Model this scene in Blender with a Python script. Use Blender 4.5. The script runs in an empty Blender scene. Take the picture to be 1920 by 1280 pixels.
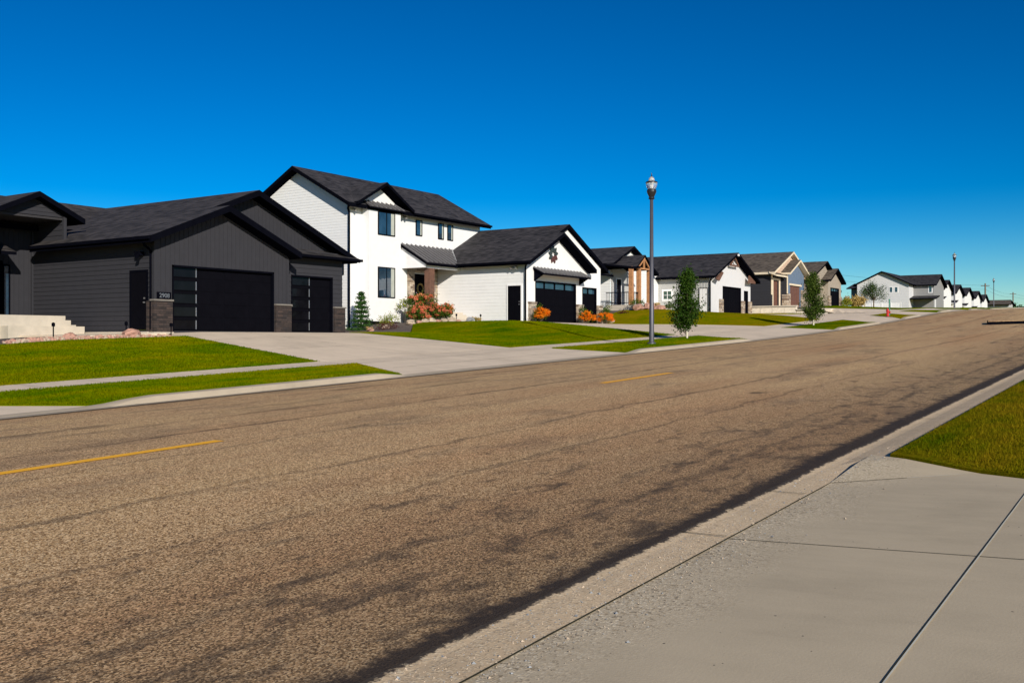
import bpy, math, random
import numpy as np
from mathutils import Vector, Matrix
random.seed(7)
scn = bpy.context.scene
R = math.radians

# ------------------------------------------------------------------ camera, sky, sun, exposure
# World frame: X runs along the street (away from the camera), Y across it towards the houses, Z up.
HEAD = math.atan(1240/1867)            # camera looks this far left of the street direction
cam_d = bpy.data.cameras.new('camera'); cam = bpy.data.objects.new('camera', cam_d)
scn.collection.objects.link(cam); scn.camera = cam
cam.location = (0, 0, 0)
cam.rotation_euler = (R(90), 0, HEAD - R(90))
cam_d.lens = 35.0; cam_d.sensor_width = 36.0; cam_d.shift_y = -0.0021
cam_d.clip_start = 0.1; cam_d.clip_end = 8000

SUN_EL = R(22.0)
sx, sy = -0.575, -0.818                   # direction towards the sun, on the ground
world = bpy.data.worlds.new('World'); scn.world = world; world.use_nodes = True
nt = world.node_tree; nt.nodes.clear()
sky = nt.nodes.new('ShaderNodeTexSky'); sky.sky_type = 'NISHITA'; sky.sun_disc = False
sky.sun_elevation = SUN_EL; sky.sun_rotation = math.atan2(sx, sy)
sky.altitude = 1500; sky.air_density = 1.0; sky.dust_density = 0.25; sky.ozone_density = 3.2
hsv = nt.nodes.new('ShaderNodeHueSaturation'); hsv.inputs['Saturation'].default_value = 1.62
hsv.inputs['Value'].default_value = 1.0; hsv.inputs['Hue'].default_value = 0.4935
gam = nt.nodes.new('ShaderNodeGamma'); gam.inputs['Gamma'].default_value = 1.35
bg = nt.nodes.new('ShaderNodeBackground'); bg.inputs['Strength'].default_value = 0.0415
wo = nt.nodes.new('ShaderNodeOutputWorld')
nt.links.new(sky.outputs[0], hsv.inputs['Color']); nt.links.new(hsv.outputs[0], gam.inputs['Color'])
nt.links.new(gam.outputs[0], bg.inputs['Color']); nt.links.new(bg.outputs[0], wo.inputs['Surface'])

sun_d = bpy.data.lights.new('sun', 'SUN'); sun_d.energy = 5.0; sun_d.angle = R(0.5); sun_d.color = (1.0, 0.925, 0.82)
sun = bpy.data.objects.new('sun', sun_d); scn.collection.objects.link(sun)
sd = Vector((sx*math.cos(SUN_EL), sy*math.cos(SUN_EL), math.sin(SUN_EL)))
sun.rotation_euler = sd.to_track_quat('Z', 'Y').to_euler()
scn.view_settings.view_transform = 'Standard'; scn.view_settings.look = 'None'
scn.view_settings.exposure = 0.15; scn.view_settings.gamma = 1.0
scn.render.engine = 'CYCLES'

# ------------------------------------------------------------------ helpers
COL = scn.collection
class MB:
    def __init__(s): s.v = []; s.f = []; s.m = []
    def poly(s, pts, m=0):
        b = len(s.v); s.v += [tuple(p) for p in pts]; s.f.append(tuple(range(b, b+len(pts)))); s.m.append(m)
    def box(s, x0, x1, y0, y1, z0, z1, m=0):
        b = len(s.v)
        s.v += [(x0,y0,z0),(x1,y0,z0),(x1,y1,z0),(x0,y1,z0),(x0,y0,z1),(x1,y0,z1),(x1,y1,z1),(x0,y1,z1)]
        for q in ((0,3,2,1),(4,5,6,7),(0,1,5,4),(1,2,6,5),(2,3,7,6),(3,0,4,7)):
            s.f.append(tuple(b+i for i in q)); s.m.append(m)
    def prism(s, pts, d, m=0, mside=None):
        n = len(pts); b = len(s.v); d = Vector(d)
        s.v += [tuple(p) for p in pts] + [tuple(Vector(p)+d) for p in pts]
        s.f.append(tuple(range(b, b+n))); s.m.append(m)
        ms = m if mside is None else mside
        s.f.append(tuple(range(b+2*n-1, b+n-1, -1))); s.m.append(ms)
        for i in range(n):
            j = (i+1) % n
            s.f.append((b+i, b+n+i, b+n+j, b+j)); s.m.append(ms)
    def tube(s, p0, p1, r0, r1, n=10, m=0, cap=True):
        p0 = Vector(p0); p1 = Vector(p1); d = (p1-p0).normalized()
        a = d.orthogonal().normalized(); c = d.cross(a); b = len(s.v)
        for p, r in ((p0, r0), (p1, r1)):
            for i in range(n):
                t = 2*math.pi*i/n; s.v.append(tuple(p + a*math.cos(t)*r + c*math.sin(t)*r))
        for i in range(n):
            j = (i+1) % n; s.f.append((b+i, b+j, b+n+j, b+n+i)); s.m.append(m)
        if cap:
            s.f.append(tuple(range(b+n-1, b-1, -1))); s.m.append(m); s.f.append(tuple(range(b+n, b+2*n))); s.m.append(m)
    def path(s, pts, rs, n=8, m=0):
        for i in range(len(pts)-1): s.tube(pts[i], pts[i+1], rs[i], rs[i+1], n, m)
    def lathe(s, c, prof, n=16, m=0):
        b = len(s.v)
        for r, z in prof:
            for i in range(n):
                t = 2*math.pi*i/n; s.v.append((c[0]+r*math.cos(t), c[1]+r*math.sin(t), c[2]+z))
        for k in range(len(prof)-1):
            for i in range(n):
                j = (i+1) % n; s.f.append((b+k*n+i, b+k*n+j, b+(k+1)*n+j, b+(k+1)*n+i)); s.m.append(m)
    def build(s, name, mats, parent=None, smooth=False, shift=None):
        me = bpy.data.meshes.new(name); me.from_pydata(s.v, [], s.f)
        if not isinstance(mats, (list, tuple)): mats = [mats]
        for mt in mats: me.materials.append(mt)
        if len(mats) > 1: me.polygons.foreach_set('material_index', s.m)
        if smooth: me.polygons.foreach_set('use_smooth', [True]*len(me.polygons))
        me.validate(); me.update()
        o = bpy.data.objects.new(name, me); COL.objects.link(o)
        if parent: o.parent = parent; o.matrix_parent_inverse = Matrix.Translation(-parent.location)
        return o
def thing(name, loc, label, cat, group=None):
    o = bpy.data.objects.new(name, None); COL.objects.link(o); o.location = loc; o.empty_display_size = .3
    o['label'] = label; o['category'] = cat
    if group: o['group'] = group
    return o
def tag(o, label=None, cat=None, group=None, kind=None):
    for k, v in (('label', label), ('category', cat), ('group', group), ('kind', kind)):
        if v: o[k] = v
    return o
def copy_tree(o, loc, label, group=None):
    r = o.copy(); COL.objects.link(r); r.location = loc; r['label'] = label
    if group: r['group'] = group
    for ch in o.children:
        c = ch.copy(); COL.objects.link(c); c.parent = r; c.matrix_parent_inverse = ch.matrix_parent_inverse.copy()
        for g in ch.children:
            d = g.copy(); COL.objects.link(d); d.parent = c; d.matrix_parent_inverse = g.matrix_parent_inverse.copy()
    return r

# ------------------------------------------------------------------ materials
def newmat(name):
    m = bpy.data.materials.new(name); m.use_nodes = True
    t = m.node_tree; b = t.nodes['Principled BSDF']; return m, t, b
def N(t, typ, **kw):
    n = t.nodes.new(typ)
    for k, v in kw.items():
        if k in n.inputs.keys() if hasattr(n.inputs, 'keys') else False: n.inputs[k].default_value = v
        else: setattr(n, k, v)
    return n
def coords(t, scale=(1,1,1), mode='Object', rot=(0,0,0)):
    c = t.nodes.new('ShaderNodeTexCoord'); mp = t.nodes.new('ShaderNodeMapping')
    mp.inputs['Scale'].default_value = scale; mp.inputs['Rotation'].default_value = rot
    t.links.new(c.outputs[mode], mp.inputs['Vector']); return mp.outputs[0]
def geo(t, scale=(1,1,1)):
    c = t.nodes.new('ShaderNodeNewGeometry'); mp = t.nodes.new('ShaderNodeMapping'); mp.inputs['Scale'].default_value = scale
    t.links.new(c.outputs['Position'], mp.inputs['Vector']); return mp.outputs[0]
def noise(t, vec, scale, detail=4, rough=.6, dist=0):
    n = t.nodes.new('ShaderNodeTexNoise'); n.inputs['Scale'].default_value = scale; n.inputs['Detail'].default_value = detail
    n.inputs['Roughness'].default_value = rough; n.inputs['Distortion'].default_value = dist
    t.links.new(vec, n.inputs['Vector']); return n.outputs['Fac']
def ramp(t, fac, stops):
    r = t.nodes.new('ShaderNodeValToRGB'); e = r.color_ramp.elements
    while len(e) < len(stops): e.new(0.5)
    for i, (p, c) in enumerate(stops):
        e[i].position = p; e[i].color = (c[0], c[1], c[2], 1) if isinstance(c, (tuple, list)) else (c, c, c, 1)
    t.links.new(fac, r.inputs[0]); return r.outputs[0]
def mix(t, fac, a, b, mode='MIX'):
    n = t.nodes.new('ShaderNodeMix'); n.data_type = 'RGBA'; n.blend_type = mode
    for k, v in ((0, fac), (6, a), (7, b)):
        sock = n.inputs[k]
        if hasattr(v, 'node'): t.links.new(v, sock)
        elif isinstance(v, (int, float)): sock.default_value = v if k == 0 else (v, v, v, 1)
        else: sock.default_value = (v[0], v[1], v[2], 1)
    return n.outputs[2]
def math_(t, op, a, b=None, c=None, clamp=False):
    n = t.nodes.new('ShaderNodeMath'); n.operation = op; n.use_clamp = clamp
    for i, v in enumerate((a, b, c)):
        if v is None: continue
        if hasattr(v, 'node'): t.links.new(v, n.inputs[i])
        else: n.inputs[i].default_value = v
    return n.outputs[0]
def bump(t, b, h, strength=.4, dist=.02):
    n = t.nodes.new('ShaderNodeBump'); n.inputs['Strength'].default_value = strength; n.inputs['Distance'].default_value = dist
    t.links.new(h, n.inputs['Height']); t.links.new(n.outputs[0], b.inputs['Normal'])
def plain(name, col, rough=.6, metal=0, var=.12, vs=3.0, spec=.5, bmp=0):
    m, t, b = newmat(name)
    v = geo(t); n1 = noise(t, v, vs, 5); n2 = noise(t, v, vs*14, 3)
    f = math_(t, 'ADD', math_(t, 'MULTIPLY', n1, .7), math_(t, 'MULTIPLY', n2, .3))
    lo = tuple(c*(1-var) for c in col); hi = tuple(min(1, c*(1+var)) for c in col)
    t.links.new(ramp(t, f, [(.32, lo), (.68, hi)]), b.inputs['Base Color'])
    b.inputs['Roughness'].default_value = rough; b.inputs['Metallic'].default_value = metal
    b.inputs['Specular IOR Level'].default_value = spec
    if bmp: bump(t, b, n2, bmp, .01)
    return m
def separate(t, vec):
    n = t.nodes.new('ShaderNodeSeparateXYZ'); t.links.new(vec, n.inputs[0]); return n.outputs
def combine(t, x=None, y=None, z=None):
    n = t.nodes.new('ShaderNodeCombineXYZ')
    for i, v in enumerate((x, y, z)):
        if v is not None:
            if hasattr(v, 'node'): t.links.new(v, n.inputs[i])
            else: n.inputs[i].default_value = v
    return n.outputs[0]
def shingle(name, dark, light):
    m, t, b = newmat(name); x, y, z = separate(t, geo(t))
    along = math_(t, 'ADD', x, y)
    course = math_(t, 'MULTIPLY', z, 1/.058)
    ci = math_(t, 'FLOOR', course); cf = math_(t, 'FRACT', course)
    tab = math_(t, 'FLOOR', math_(t, 'ADD', math_(t, 'MULTIPLY', along, 3.6), math_(t, 'MULTIPLY', ci, .37)))
    wn = t.nodes.new('ShaderNodeTexWhiteNoise'); wn.noise_dimensions = '2D'
    t.links.new(combine(t, tab, ci), wn.inputs['Vector'])
    big = noise(t, geo(t), .9, 4)
    f = math_(t, 'ADD', math_(t, 'MULTIPLY', wn.outputs['Value'], .62), math_(t, 'MULTIPLY', big, .45))
    fine = noise(t, geo(t), 60, 3)
    c = ramp(t, f, [(.15, dark), (.95, light)])
    c = mix(t, .5, c, ramp(t, fine, [(.3, .25), (.7, .75)]), 'OVERLAY')
    t.links.new(c, b.inputs['Base Color']); b.inputs['Roughness'].default_value = .85
    b.inputs['Specular IOR Level'].default_value = .3
    h = math_(t, 'ADD', math_(t, 'MULTIPLY', cf, -1.0), math_(t, 'MULTIPLY', wn.outputs['Value'], .5))
    bump(t, b, h, .6, .012)
    return m
def stone(name, cols, sc=3.2, mortar=(.16,.14,.12), h=.45):
    m, t, b = newmat(name); x, y, z = separate(t, geo(t))
    v = combine(t, math_(t, 'ADD', x, y), z)
    br = t.nodes.new('ShaderNodeTexBrick'); br.inputs['Scale'].default_value = sc; br.inputs['Mortar Size'].default_value = .018
    br.inputs['Brick Width'].default_value = 1.0; br.inputs['Row Height'].default_value = h; br.offset = .37; br.squash = 1.6; br.squash_frequency = 3
    br.inputs['Color1'].default_value = (0,0,0,1); br.inputs['Color2'].default_value = (1,1,1,1); br.inputs['Mortar'].default_value = (.5,.5,.5,1)
    t.links.new(v, br.inputs['Vector'])
    c = ramp(t, br.outputs['Color'], [(i/(len(cols)-1), c_) for i, c_ in enumerate(cols)])
    nz = noise(t, geo(t), 9, 5)
    c = mix(t, .55, c, ramp(t, nz, [(.3, .2), (.7, .8)]), 'OVERLAY')
    c = mix(t, br.outputs['Fac'], c, mortar)
    t.links.new(c, b.inputs['Base Color']); b.inputs['Roughness'].default_value = .85
    bump(t, b, math_(t, 'SUBTRACT', math_(t, 'MULTIPLY', nz, .6), br.outputs['Fac']), .8, .03)
    return m
def glass(name, col=(.02,.03,.045), ior=1.9, rough=.02):
    m, t, b = newmat(name); n = noise(t, geo(t), 1.3, 2)
    t.links.new(ramp(t, n, [(.3, tuple(c*.6 for c in col)), (.7, tuple(c*1.4 for c in col))]), b.inputs['Base Color'])
    b.inputs['Roughness'].default_value = rough; b.inputs['IOR'].default_value = ior
    bump(t, b, noise(t, geo(t), .8, 2), .05, .05)
    return m
def leafmat(name, cols, trans=.35, rough=.55):
    m, t, b = newmat(name)
    v = geo(t); n1 = noise(t, v, 3.2, 3); wn = t.nodes.new('ShaderNodeTexWhiteNoise'); wn.noise_dimensions = '3D'
    q = t.nodes.new('ShaderNodeVectorMath'); q.operation = 'SNAP'; q.inputs[1].default_value = (.05,.05,.05)
    t.links.new(v, q.inputs[0]); t.links.new(q.outputs[0], wn.inputs['Vector'])
    f = math_(t, 'ADD', math_(t, 'MULTIPLY', n1, .65), math_(t, 'MULTIPLY', wn.outputs['Value'], .38))
    c = ramp(t, f, [(.2 + .6*i/(len(cols)-1), c_) for i, c_ in enumerate(cols)])
    t.links.new(c, b.inputs['Base Color']); b.inputs['Roughness'].default_value = rough; b.inputs['Specular IOR Level'].default_value = .08
    tr = t.nodes.new('ShaderNodeBsdfTranslucent'); ms = t.nodes.new('ShaderNodeMixShader'); ms.inputs[0].default_value = trans
    out = t.nodes['Material Output']; t.links.new(c, tr.inputs['Color'])
    t.links.new(b.outputs[0], ms.inputs[1]); t.links.new(tr.outputs[0], ms.inputs[2]); t.links.new(ms.outputs[0], out.inputs['Surface'])
    return m
def concrete(name, col, grit=0.0, tarred=False):
    m, t, b = newmat(name); v = geo(t)
    n1 = noise(t, v, .55, 5, .6); n2 = noise(t, geo(t, (1, .35, 1)), 3.0, 5, .65); n3 = noise(t, v, 70, 3)
    f = math_(t, 'ADD', math_(t, 'ADD', math_(t, 'MULTIPLY', n1, .5), math_(t, 'MULTIPLY', n2, .35)), math_(t, 'MULTIPLY', n3, .15))
    c = ramp(t, f, [(.33, tuple(k*.80 for k in col)), (.5, col), (.68, tuple(k*1.14 for k in col))])
    vo = t.nodes.new('ShaderNodeTexVoronoi'); vo.inputs['Scale'].default_value = 9; t.links.new(v, vo.inputs['Vector'])
    pit = math_(t, 'LESS_THAN', vo.outputs['Distance'], .06)
    pit = math_(t, 'MULTIPLY', pit, math_(t, 'GREATER_THAN', noise(t, v, 1.7, 2), .54))
    c = mix(t, pit, c, (.10,.085,.07))
    if grit:                                        # loose sand and chips washed against the gutter
        x, y, z = separate(t, v)
        vo2 = t.nodes.new('ShaderNodeTexVoronoi'); vo2.inputs['Scale'].default_value = 62; t.links.new(v, vo2.inputs['Vector'])
        e = math_(t, 'ADD', y, math_(t, 'MULTIPLY', noise(t, v, 1.5, 4), .9))
        mask = t.nodes.new('ShaderNodeMapRange'); mask.inputs[1].default_value = 2.35; mask.inputs[2].default_value = 3.0
        t.links.new(e, mask.inputs[0])
        g = math_(t, 'MULTIPLY', math_(t, 'GREATER_THAN', noise(t, v, 33, 2), .47), mask.outputs[0])
        c = mix(t, math_(t, 'MULTIPLY', g, grit), c, ramp(t, vo2.outputs['Color'], [(.15, (.12,.09,.06)), (.35, (.46,.36,.23)), (.9, (.78,.68,.50))]))
        bump(t, b, math_(t, 'ADD', math_(t, 'MULTIPLY', g, vo2.outputs['Distance']), math_(t, 'MULTIPLY', n3, .3)), .35, .01)
    else: bump(t, b, n3, .25, .006)
    if tarred:                                      # seal-coat tar slopped over the pan's street edge
        x, y, z = separate(t, v)
        e = math_(t, 'ADD', y, math_(t, 'MULTIPLY', math_(t, 'SUBTRACT', noise(t, v, 16, 7, .75), .5), .17))
        e = math_(t, 'ADD', e, math_(t, 'MULTIPLY', math_(t, 'SUBTRACT', noise(t, geo(t, (1, .2, 1)), 1.2, 4), .5), .07))
        k = t.nodes.new('ShaderNodeMapRange'); k.inputs[1].default_value = 2.875; k.inputs[2].default_value = 2.895; t.links.new(e, k.inputs[0])
        far = math_(t, 'LESS_THAN', y, 8.0)
        c = mix(t, math_(t, 'MULTIPLY', math_(t, 'MULTIPLY', k.outputs[0], .93), far), c, (.016,.013,.014))
    t.links.new(c, b.inputs['Base Color']); b.inputs['Roughness'].default_value = .88; b.inputs['Specular IOR Level'].default_value = .18
    return m

def asphalt():
    m, t, b = newmat('chip_seal_asphalt'); v = geo(t); x, y, z = separate(t, v)
    vo = t.nodes.new('ShaderNodeTexVoronoi'); vo.inputs['Scale'].default_value = 92; t.links.new(v, vo.inputs['Vector'])
    n0 = noise(t, v, 110, 3, .75)
    chipv = separate(t, vo.outputs['Color'])[0]
    f = math_(t, 'ADD', math_(t, 'MULTIPLY', chipv, .55), math_(t, 'MULTIPLY', n0, .45))
    c = ramp(t, f, [(.18, (.05,.029,.014)), (.37, (.27,.160,.072)), (.55, (.60,.375,.178)), (.80, (.96,.70,.41))])
    # broad wear: wheel paths polished, drifting light and dark
    big = noise(t, geo(t, (.05, .5, 1)), 1.0, 5, .6)
    c = mix(t, .55, c, ramp(t, big, [(.30, (.30,.28,.27)), (.5, (.5,.5,.5)), (.7, (.66,.63,.58))]), 'OVERLAY')
    patch = noise(t, geo(t, (.35, .8, 1)), 1.0, 6, .7, .4)
    c = mix(t, ramp(t, patch, [(.53, 0.0), (.70, .55)]), c, (.12,.09,.065))
    # rubbed-bare tar blotches, denser near the kerb on this side
    near = t.nodes.new('ShaderNodeMapRange'); near.inputs[1].default_value = 6.8; near.inputs[2].default_value = 3.0
    near.inputs[3].default_value = 0.0; near.inputs[4].default_value = .13
    t.links.new(y, near.inputs[0])
    lane = t.nodes.new('ShaderNodeMapRange'); lane.inputs[1].default_value = 7.0; lane.inputs[2].default_value = 4.2; lane.inputs[4].default_value = .44  # separate tint: whole lane gets darker towards the near kerb
    t.links.new(math_(t, 'ADD', y, math_(t, 'MULTIPLY', patch, 1.5)), lane.inputs[0])
    c = mix(t, lane.outputs[0], c, ramp(t, n0, [(.3, (.03,.022,.015)), (.7, (.16,.12,.075))]))
    bl = math_(t, 'ADD', noise(t, geo(t, (1.0, 1.9, 1)), 1.9, 7, .72, .5), near.outputs[0])
    blm = ramp(t, bl, [(.61, 0.0), (.70, .55), (.80, .85)])
    tar = ramp(t, n0, [(.3, (.016,.013,.012)), (.7, (.10,.072,.05))])
    c = mix(t, blm, c, tar)
    # seams and streaks running along the street
    wob = math_(t, 'MULTIPLY', math_(t, 'SUBTRACT', noise(t, geo(t, (.5, .8, 0)), 1.0, 6, .8), .5), .8)
    yy = math_(t, 'ADD', y, wob)
    for i, (w, hw, st) in enumerate(((7.05, .08, .52), (4.2, .07, .42), (5.6, .06, .45), (9.05, .05, .40), (10.6, .08, .62), (12.0, .16, .45),
                      (12.75, .20, .55), (13.7, .12, .35), (14.3, .22, .6), (14.9, .14, .4), (3.75, .07, .5), (11.3, .06, .45))):
        d = math_(t, 'ABSOLUTE', math_(t, 'SUBTRACT', yy, w))
        k = t.nodes.new('ShaderNodeMapRange'); k.inputs[1].default_value = hw; k.inputs[2].default_value = hw*.25
        k.inputs[3].default_value = 0; k.inputs[4].default_value = st; t.links.new(d, k.inputs[0])
        gate = ramp(t, noise(t, combine(t, math_(t, 'MULTIPLY', x, .22), float(w*3.7), 0.0), 1.0, 5, .75), [(.38 if w < 11 else .46, .35 if w == 7.05 else 0.0), (.52 if w < 11 else .62, 1.0)])
        c = mix(t, math_(t, 'MULTIPLY', k.outputs[0], gate), c, tar)
    # ragged tar lip where the seal meets the gutter pans
    rag = math_(t, 'MULTIPLY', math_(t, 'SUBTRACT', noise(t, v, 9, 6, .7), .5), .32)
    e = math_(t, 'ADD', y, rag)
    e3 = math_(t, 'SUBTRACT', e, math_(t, 'MULTIPLY', math_(t, 'MULTIPLY', math_(t, 'SUBTRACT', x, 7.0), .022, clamp=True), 1.0))
    e3 = math_(t, 'MAXIMUM', e3, math_(t, 'SUBTRACT', e, .08))
    k = t.nodes.new('ShaderNodeMapRange'); k.inputs[1].default_value = 3.12; k.inputs[2].default_value = 3.02; k.inputs[4].default_value = .95
    t.links.new(e3, k.inputs[0]); c = mix(t, k.outputs[0], c, mix(t, .5, tar, (.02,.017,.018)))
    k = t.nodes.new('ShaderNodeMapRange'); k.inputs[1].default_value = 15.52; k.inputs[2].default_value = 15.7; k.inputs[4].default_value = .7
    t.links.new(e, k.inputs[0]); c = mix(t, k.outputs[0], c, tar)
    # stain
    dx = math_(t, 'SUBTRACT', x, 16.95); dy = math_(t, 'SUBTRACT', y, 6.1)
    dd = math_(t, 'SQRT', math_(t, 'ADD', math_(t, 'MULTIPLY', dx, dx), math_(t, 'MULTIPLY', math_(t, 'MULTIPLY', dy, dy), 3.0)))
    k = t.nodes.new('ShaderNodeMapRange'); k.inputs[1].default_value = .28; k.inputs[2].default_value = .12; k.inputs[4].default_value = .7
    t.links.new(dd, k.inputs[0]); c = mix(t, k.outputs[0], c, tar)
    t.links.new(c, b.inputs['Base Color']); b.inputs['Roughness'].default_value = .88; b.inputs['Specular IOR Level'].default_value = .12
    bump(t, b, math_(t, 'ADD', vo.outputs['Distance'], n0), .55, .007)
    return m
def grass(name, dry=0.0, cols=None):
    m, t, b = newmat(name); v = geo(t)
    n1 = noise(t, v, .35, 5, .65); n2 = noise(t, geo(t, (.25, 1.1, 1)), 1.6, 5, .7); n3 = noise(t, v, 28, 4, .75)
    f = math_(t, 'ADD', math_(t, 'ADD', math_(t, 'MULTIPLY', n1, .42), math_(t, 'MULTIPLY', n2, .33)), math_(t, 'MULTIPLY', n3, .25))
    if dry: f = math_(t, 'ADD', f, dry)
    c = ramp(t, f, cols or [(.33, (.020,.072,.0)), (.44, (.070,.130,.0)), (.54, (.160,.172,.0)), (.68, (.28,.20,.004)), (.85, (.33,.19,.05))])
    t.links.new(c, b.inputs['Base Color']); b.inputs['Roughness'].default_value = .95; b.inputs['Specular IOR Level'].default_value = .0
    bump(t, b, n3, .9, .05)
    return m

M = {}
M['asphalt'] = asphalt()
M['concrete'] = concrete('driveway_concrete', (.68,.56,.42))
M['concrete_near'] = concrete('near_driveway_concrete', (.50,.415,.285), grit=.8)
M['gutter'] = concrete('gutter_concrete', (.58,.44,.28), grit=.35, tarred=True)
M['curb'] = concrete('curb_concrete', (.39,.325,.24))
M['joint'] = plain('dark_joint_gap', (.055,.05,.03), .95, spec=0)  # even dark tone of the thin joint strips laid on the slabs
M['sealant'] = plain('sealant_highlight', (.60,.57,.46), .7)
M['grass'] = grass('lawn_grass'); M['grassdry'] = grass('dry_lawn_grass', .10)
M['grassnear'] = grass('thin_near_lawn_grass', .02, [(.36, (.020,.062,.0)), (.45, (.055,.095,.001)), (.53, (.150,.135,.003)), (.62, (.24,.16,.006)), (.8, (.22,.12,.02))])
M['mulch'] = plain('bed_mulch', (.10,.075,.06), .95, var=.5, vs=12, bmp=.9)
M['yellow'] = None
m, t, b = newmat('worn_yellow_paint')
n_ = noise(t, geo(t), 45, 4, .7)
t.links.new(ramp(t, n_, [(.30, (.30,.16,.05)), (.40, (.95,.45,.004)), (.7, (1.0,.52,.01))]), b.inputs['Base Color']); b.inputs['Roughness'].default_value = .7
M['yellow'] = m
m, t, b = newmat('faded_yellow_paint')
n_ = noise(t, geo(t), 14, 5, .75)
t.links.new(ramp(t, n_, [(.42, (.17,.115,.07)), (.6, (.42,.20,.04))]), b.inputs['Base Color']); b.inputs['Roughness'].default_value = .8
M['faded'] = m
M['char'] = plain('charcoal_siding', (.033,.033,.0385), .7, var=.08, spec=.15)
M['charside'] = M['char']
M['black'] = plain('black_trim', (.003,.0033,.006), .9, var=.2, spec=.0)
M['blackdoor'] = plain('black_door_paint', (.004,.004,.006), .6, var=.15, spec=.1)
for k_ in ('black', 'blackdoor'): M[k_].node_tree.nodes['Principled BSDF'].inputs['IOR'].default_value = 1.08
M['soffit'] = plain('dark_soffit', (.03,.028,.03), .7)
M['silver'] = plain('brushed_aluminium', (.45,.45,.46), .35, metal=.8)
M['roofA'] = shingle('charcoal_shingles', (.010,.009,.009), (.062,.054,.053))
M['roofB'] = shingle('black_shingles', (.006,.006,.008), (.058,.053,.056))
M['roofC'] = shingle('brown_shingles', (.035,.028,.022), (.16,.13,.10))
M['white'] = plain('white_siding', (.76,.76,.745), .55, var=.035)
M['whitetrim'] = plain('white_trim', (.82,.81,.80), .5, var=.03)
M['palegrey'] = plain('pale_grey_siding', (.44,.44,.425), .6, var=.05); M['midgrey'] = plain('mid_grey_siding', (.25,.245,.24), .6, var=.05)
M['tan'] = plain('tan_trim', (.55,.42,.26), .6); M['cream'] = plain('cream_trim', (.68,.58,.42), .6)
M['bluegrey'] = plain('blue_grey_siding', (.115,.16,.23), .6)
M['taupe'] = plain('taupe_siding', (.33,.28,.22), .6); M['beigeshake'] = plain('beige_shakes', (.55,.40,.29), .7)
M['brown'] = plain('brown_panel_door', (.13,.055,.035), .5)
M['wood'] = plain('stained_cedar', (.13,.062,.038), .6, var=.4, vs=6, bmp=.4)
M['woodlight'] = plain('light_cedar', (.42,.20,.085), .6, var=.35, vs=6, bmp=.4)
M['stoneA'] = stone('dark_ledgestone', [(.014,.010,.010), (.034,.023,.019), (.055,.036,.029), (.024,.019,.019)], 3.4, (.016,.013,.012), .28)
M['stoneB'] = stone('tan_ledgestone', [(.16,.11,.08), (.36,.27,.18), (.50,.42,.32), (.24,.2,.17)], 3.0, (.14,.12,.1), .35)
M['glass'] = glass('window_glass', (.02,.045,.075), 2.1); M['glassdoor'] = glass('garage_door_glass', (.005,.005,.007), 1.24)
M['glassgreen'] = glass('green_tinted_glass', (.02,.07,.045), 1.6)
M['curtain'] = plain('pale_curtain', (.42,.44,.38), .9)
M['metalroof'] = plain('standing_seam_metal', (.075,.07,.072), .5, metal=.3)
M['seam'] = plain('raised_metal_seam', (.20,.195,.20), .5, metal=.3)
M['lightgrey'] = plain('light_grey_board', (.60,.60,.60), .6, var=.04)
M['pole'] = plain('grey_lamp_post_paint', (.085,.085,.10), .45, metal=.3)
M['lampblack'] = plain('lamp_cast_black', (.015,.017,.02), .4)
m, t, b = newmat('clear_lamp_globe'); b.inputs['Transmission Weight'].default_value = .75
b.inputs['Roughness'].default_value = .12; b.inputs['IOR'].default_value = 1.3
t.links.new(ramp(t, noise(t, geo(t), 6, 2), [(.3, (.75,.8,.82)), (.7, (.95,.97,.98))]), b.inputs['Base Color']); M['globe'] = m
M['step'] = concrete('step_concrete', (.50,.445,.36)); M['caps'] = plain('grey_stone_cap', (.16,.145,.125), .8, var=.2)
M['block'] = stone('retaining_block', [(.50,.43,.34), (.60,.54,.44), (.56,.49,.40)], 1.0, (.2,.17,.13), .5)
M['blockc'] = plain('split_face_block', (.70,.62,.50), .9, var=.2, vs=4, bmp=.6)
M['rockpink'] = plain('pink_granite_rock', (.40,.22,.16), .85, var=.5, vs=7, bmp=.6)
M['rocktan'] = plain('tan_field_rock', (.42,.33,.24), .85, var=.4, vs=6, bmp=.6)
M['rockgrey'] = plain('grey_field_rock', (.25,.26,.27), .85, var=.3, vs=6, bmp=.6)
M['bark'] = plain('young_tree_bark', (.16,.12,.085), .9, var=.35, vs=14, bmp=.6)
M['wrap'] = plain('white_trunk_wrap', (.60,.55,.42), .8)
M['red'] = plain('hydrant_red', (.45,.02,.015), .45)
M['greenpost'] = plain('green_marker_plastic', (.03,.19,.12), .5)
M['leaf'] = leafmat('linden_leaves', [(.010,.034,.004), (.032,.078,.008), (.085,.14,.018)])
M['leaf2'] = leafmat('pear_leaves', [(.016,.038,.005), (.05,.09,.012), (.13,.17,.03)])
M['spruce'] = leafmat('blue_spruce_needles', [(.010,.036,.012), (.028,.080,.020), (.085,.15,.028)], .1)
M['orange'] = leafmat('orange_mum_petals', [(.40,.06,.002), (.85,.19,.004), (.98,.36,.02)], .25)
M['pink'] = leafmat('pink_hydrangea_petals', [(.40,.06,.03), (.68,.17,.08), (.80,.36,.20)], .25)
M['bushgreen'] = leafmat('shrub_leaves', [(.02,.05,.005), (.06,.12,.01), (.16,.20,.03)])
M['limeleaf'] = leafmat('lime_shrub_leaves', [(.08,.12,.01), (.22,.27,.02), (.45,.42,.06)])
M['maroon'] = leafmat('barberry_leaves', [(.035,.008,.012), (.09,.018,.022), (.17,.04,.035)])
M['strawgrass'] = leafmat('tall_straw_grass', [(.30,.20,.06), (.52,.36,.11), (.62,.46,.2)])
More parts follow.
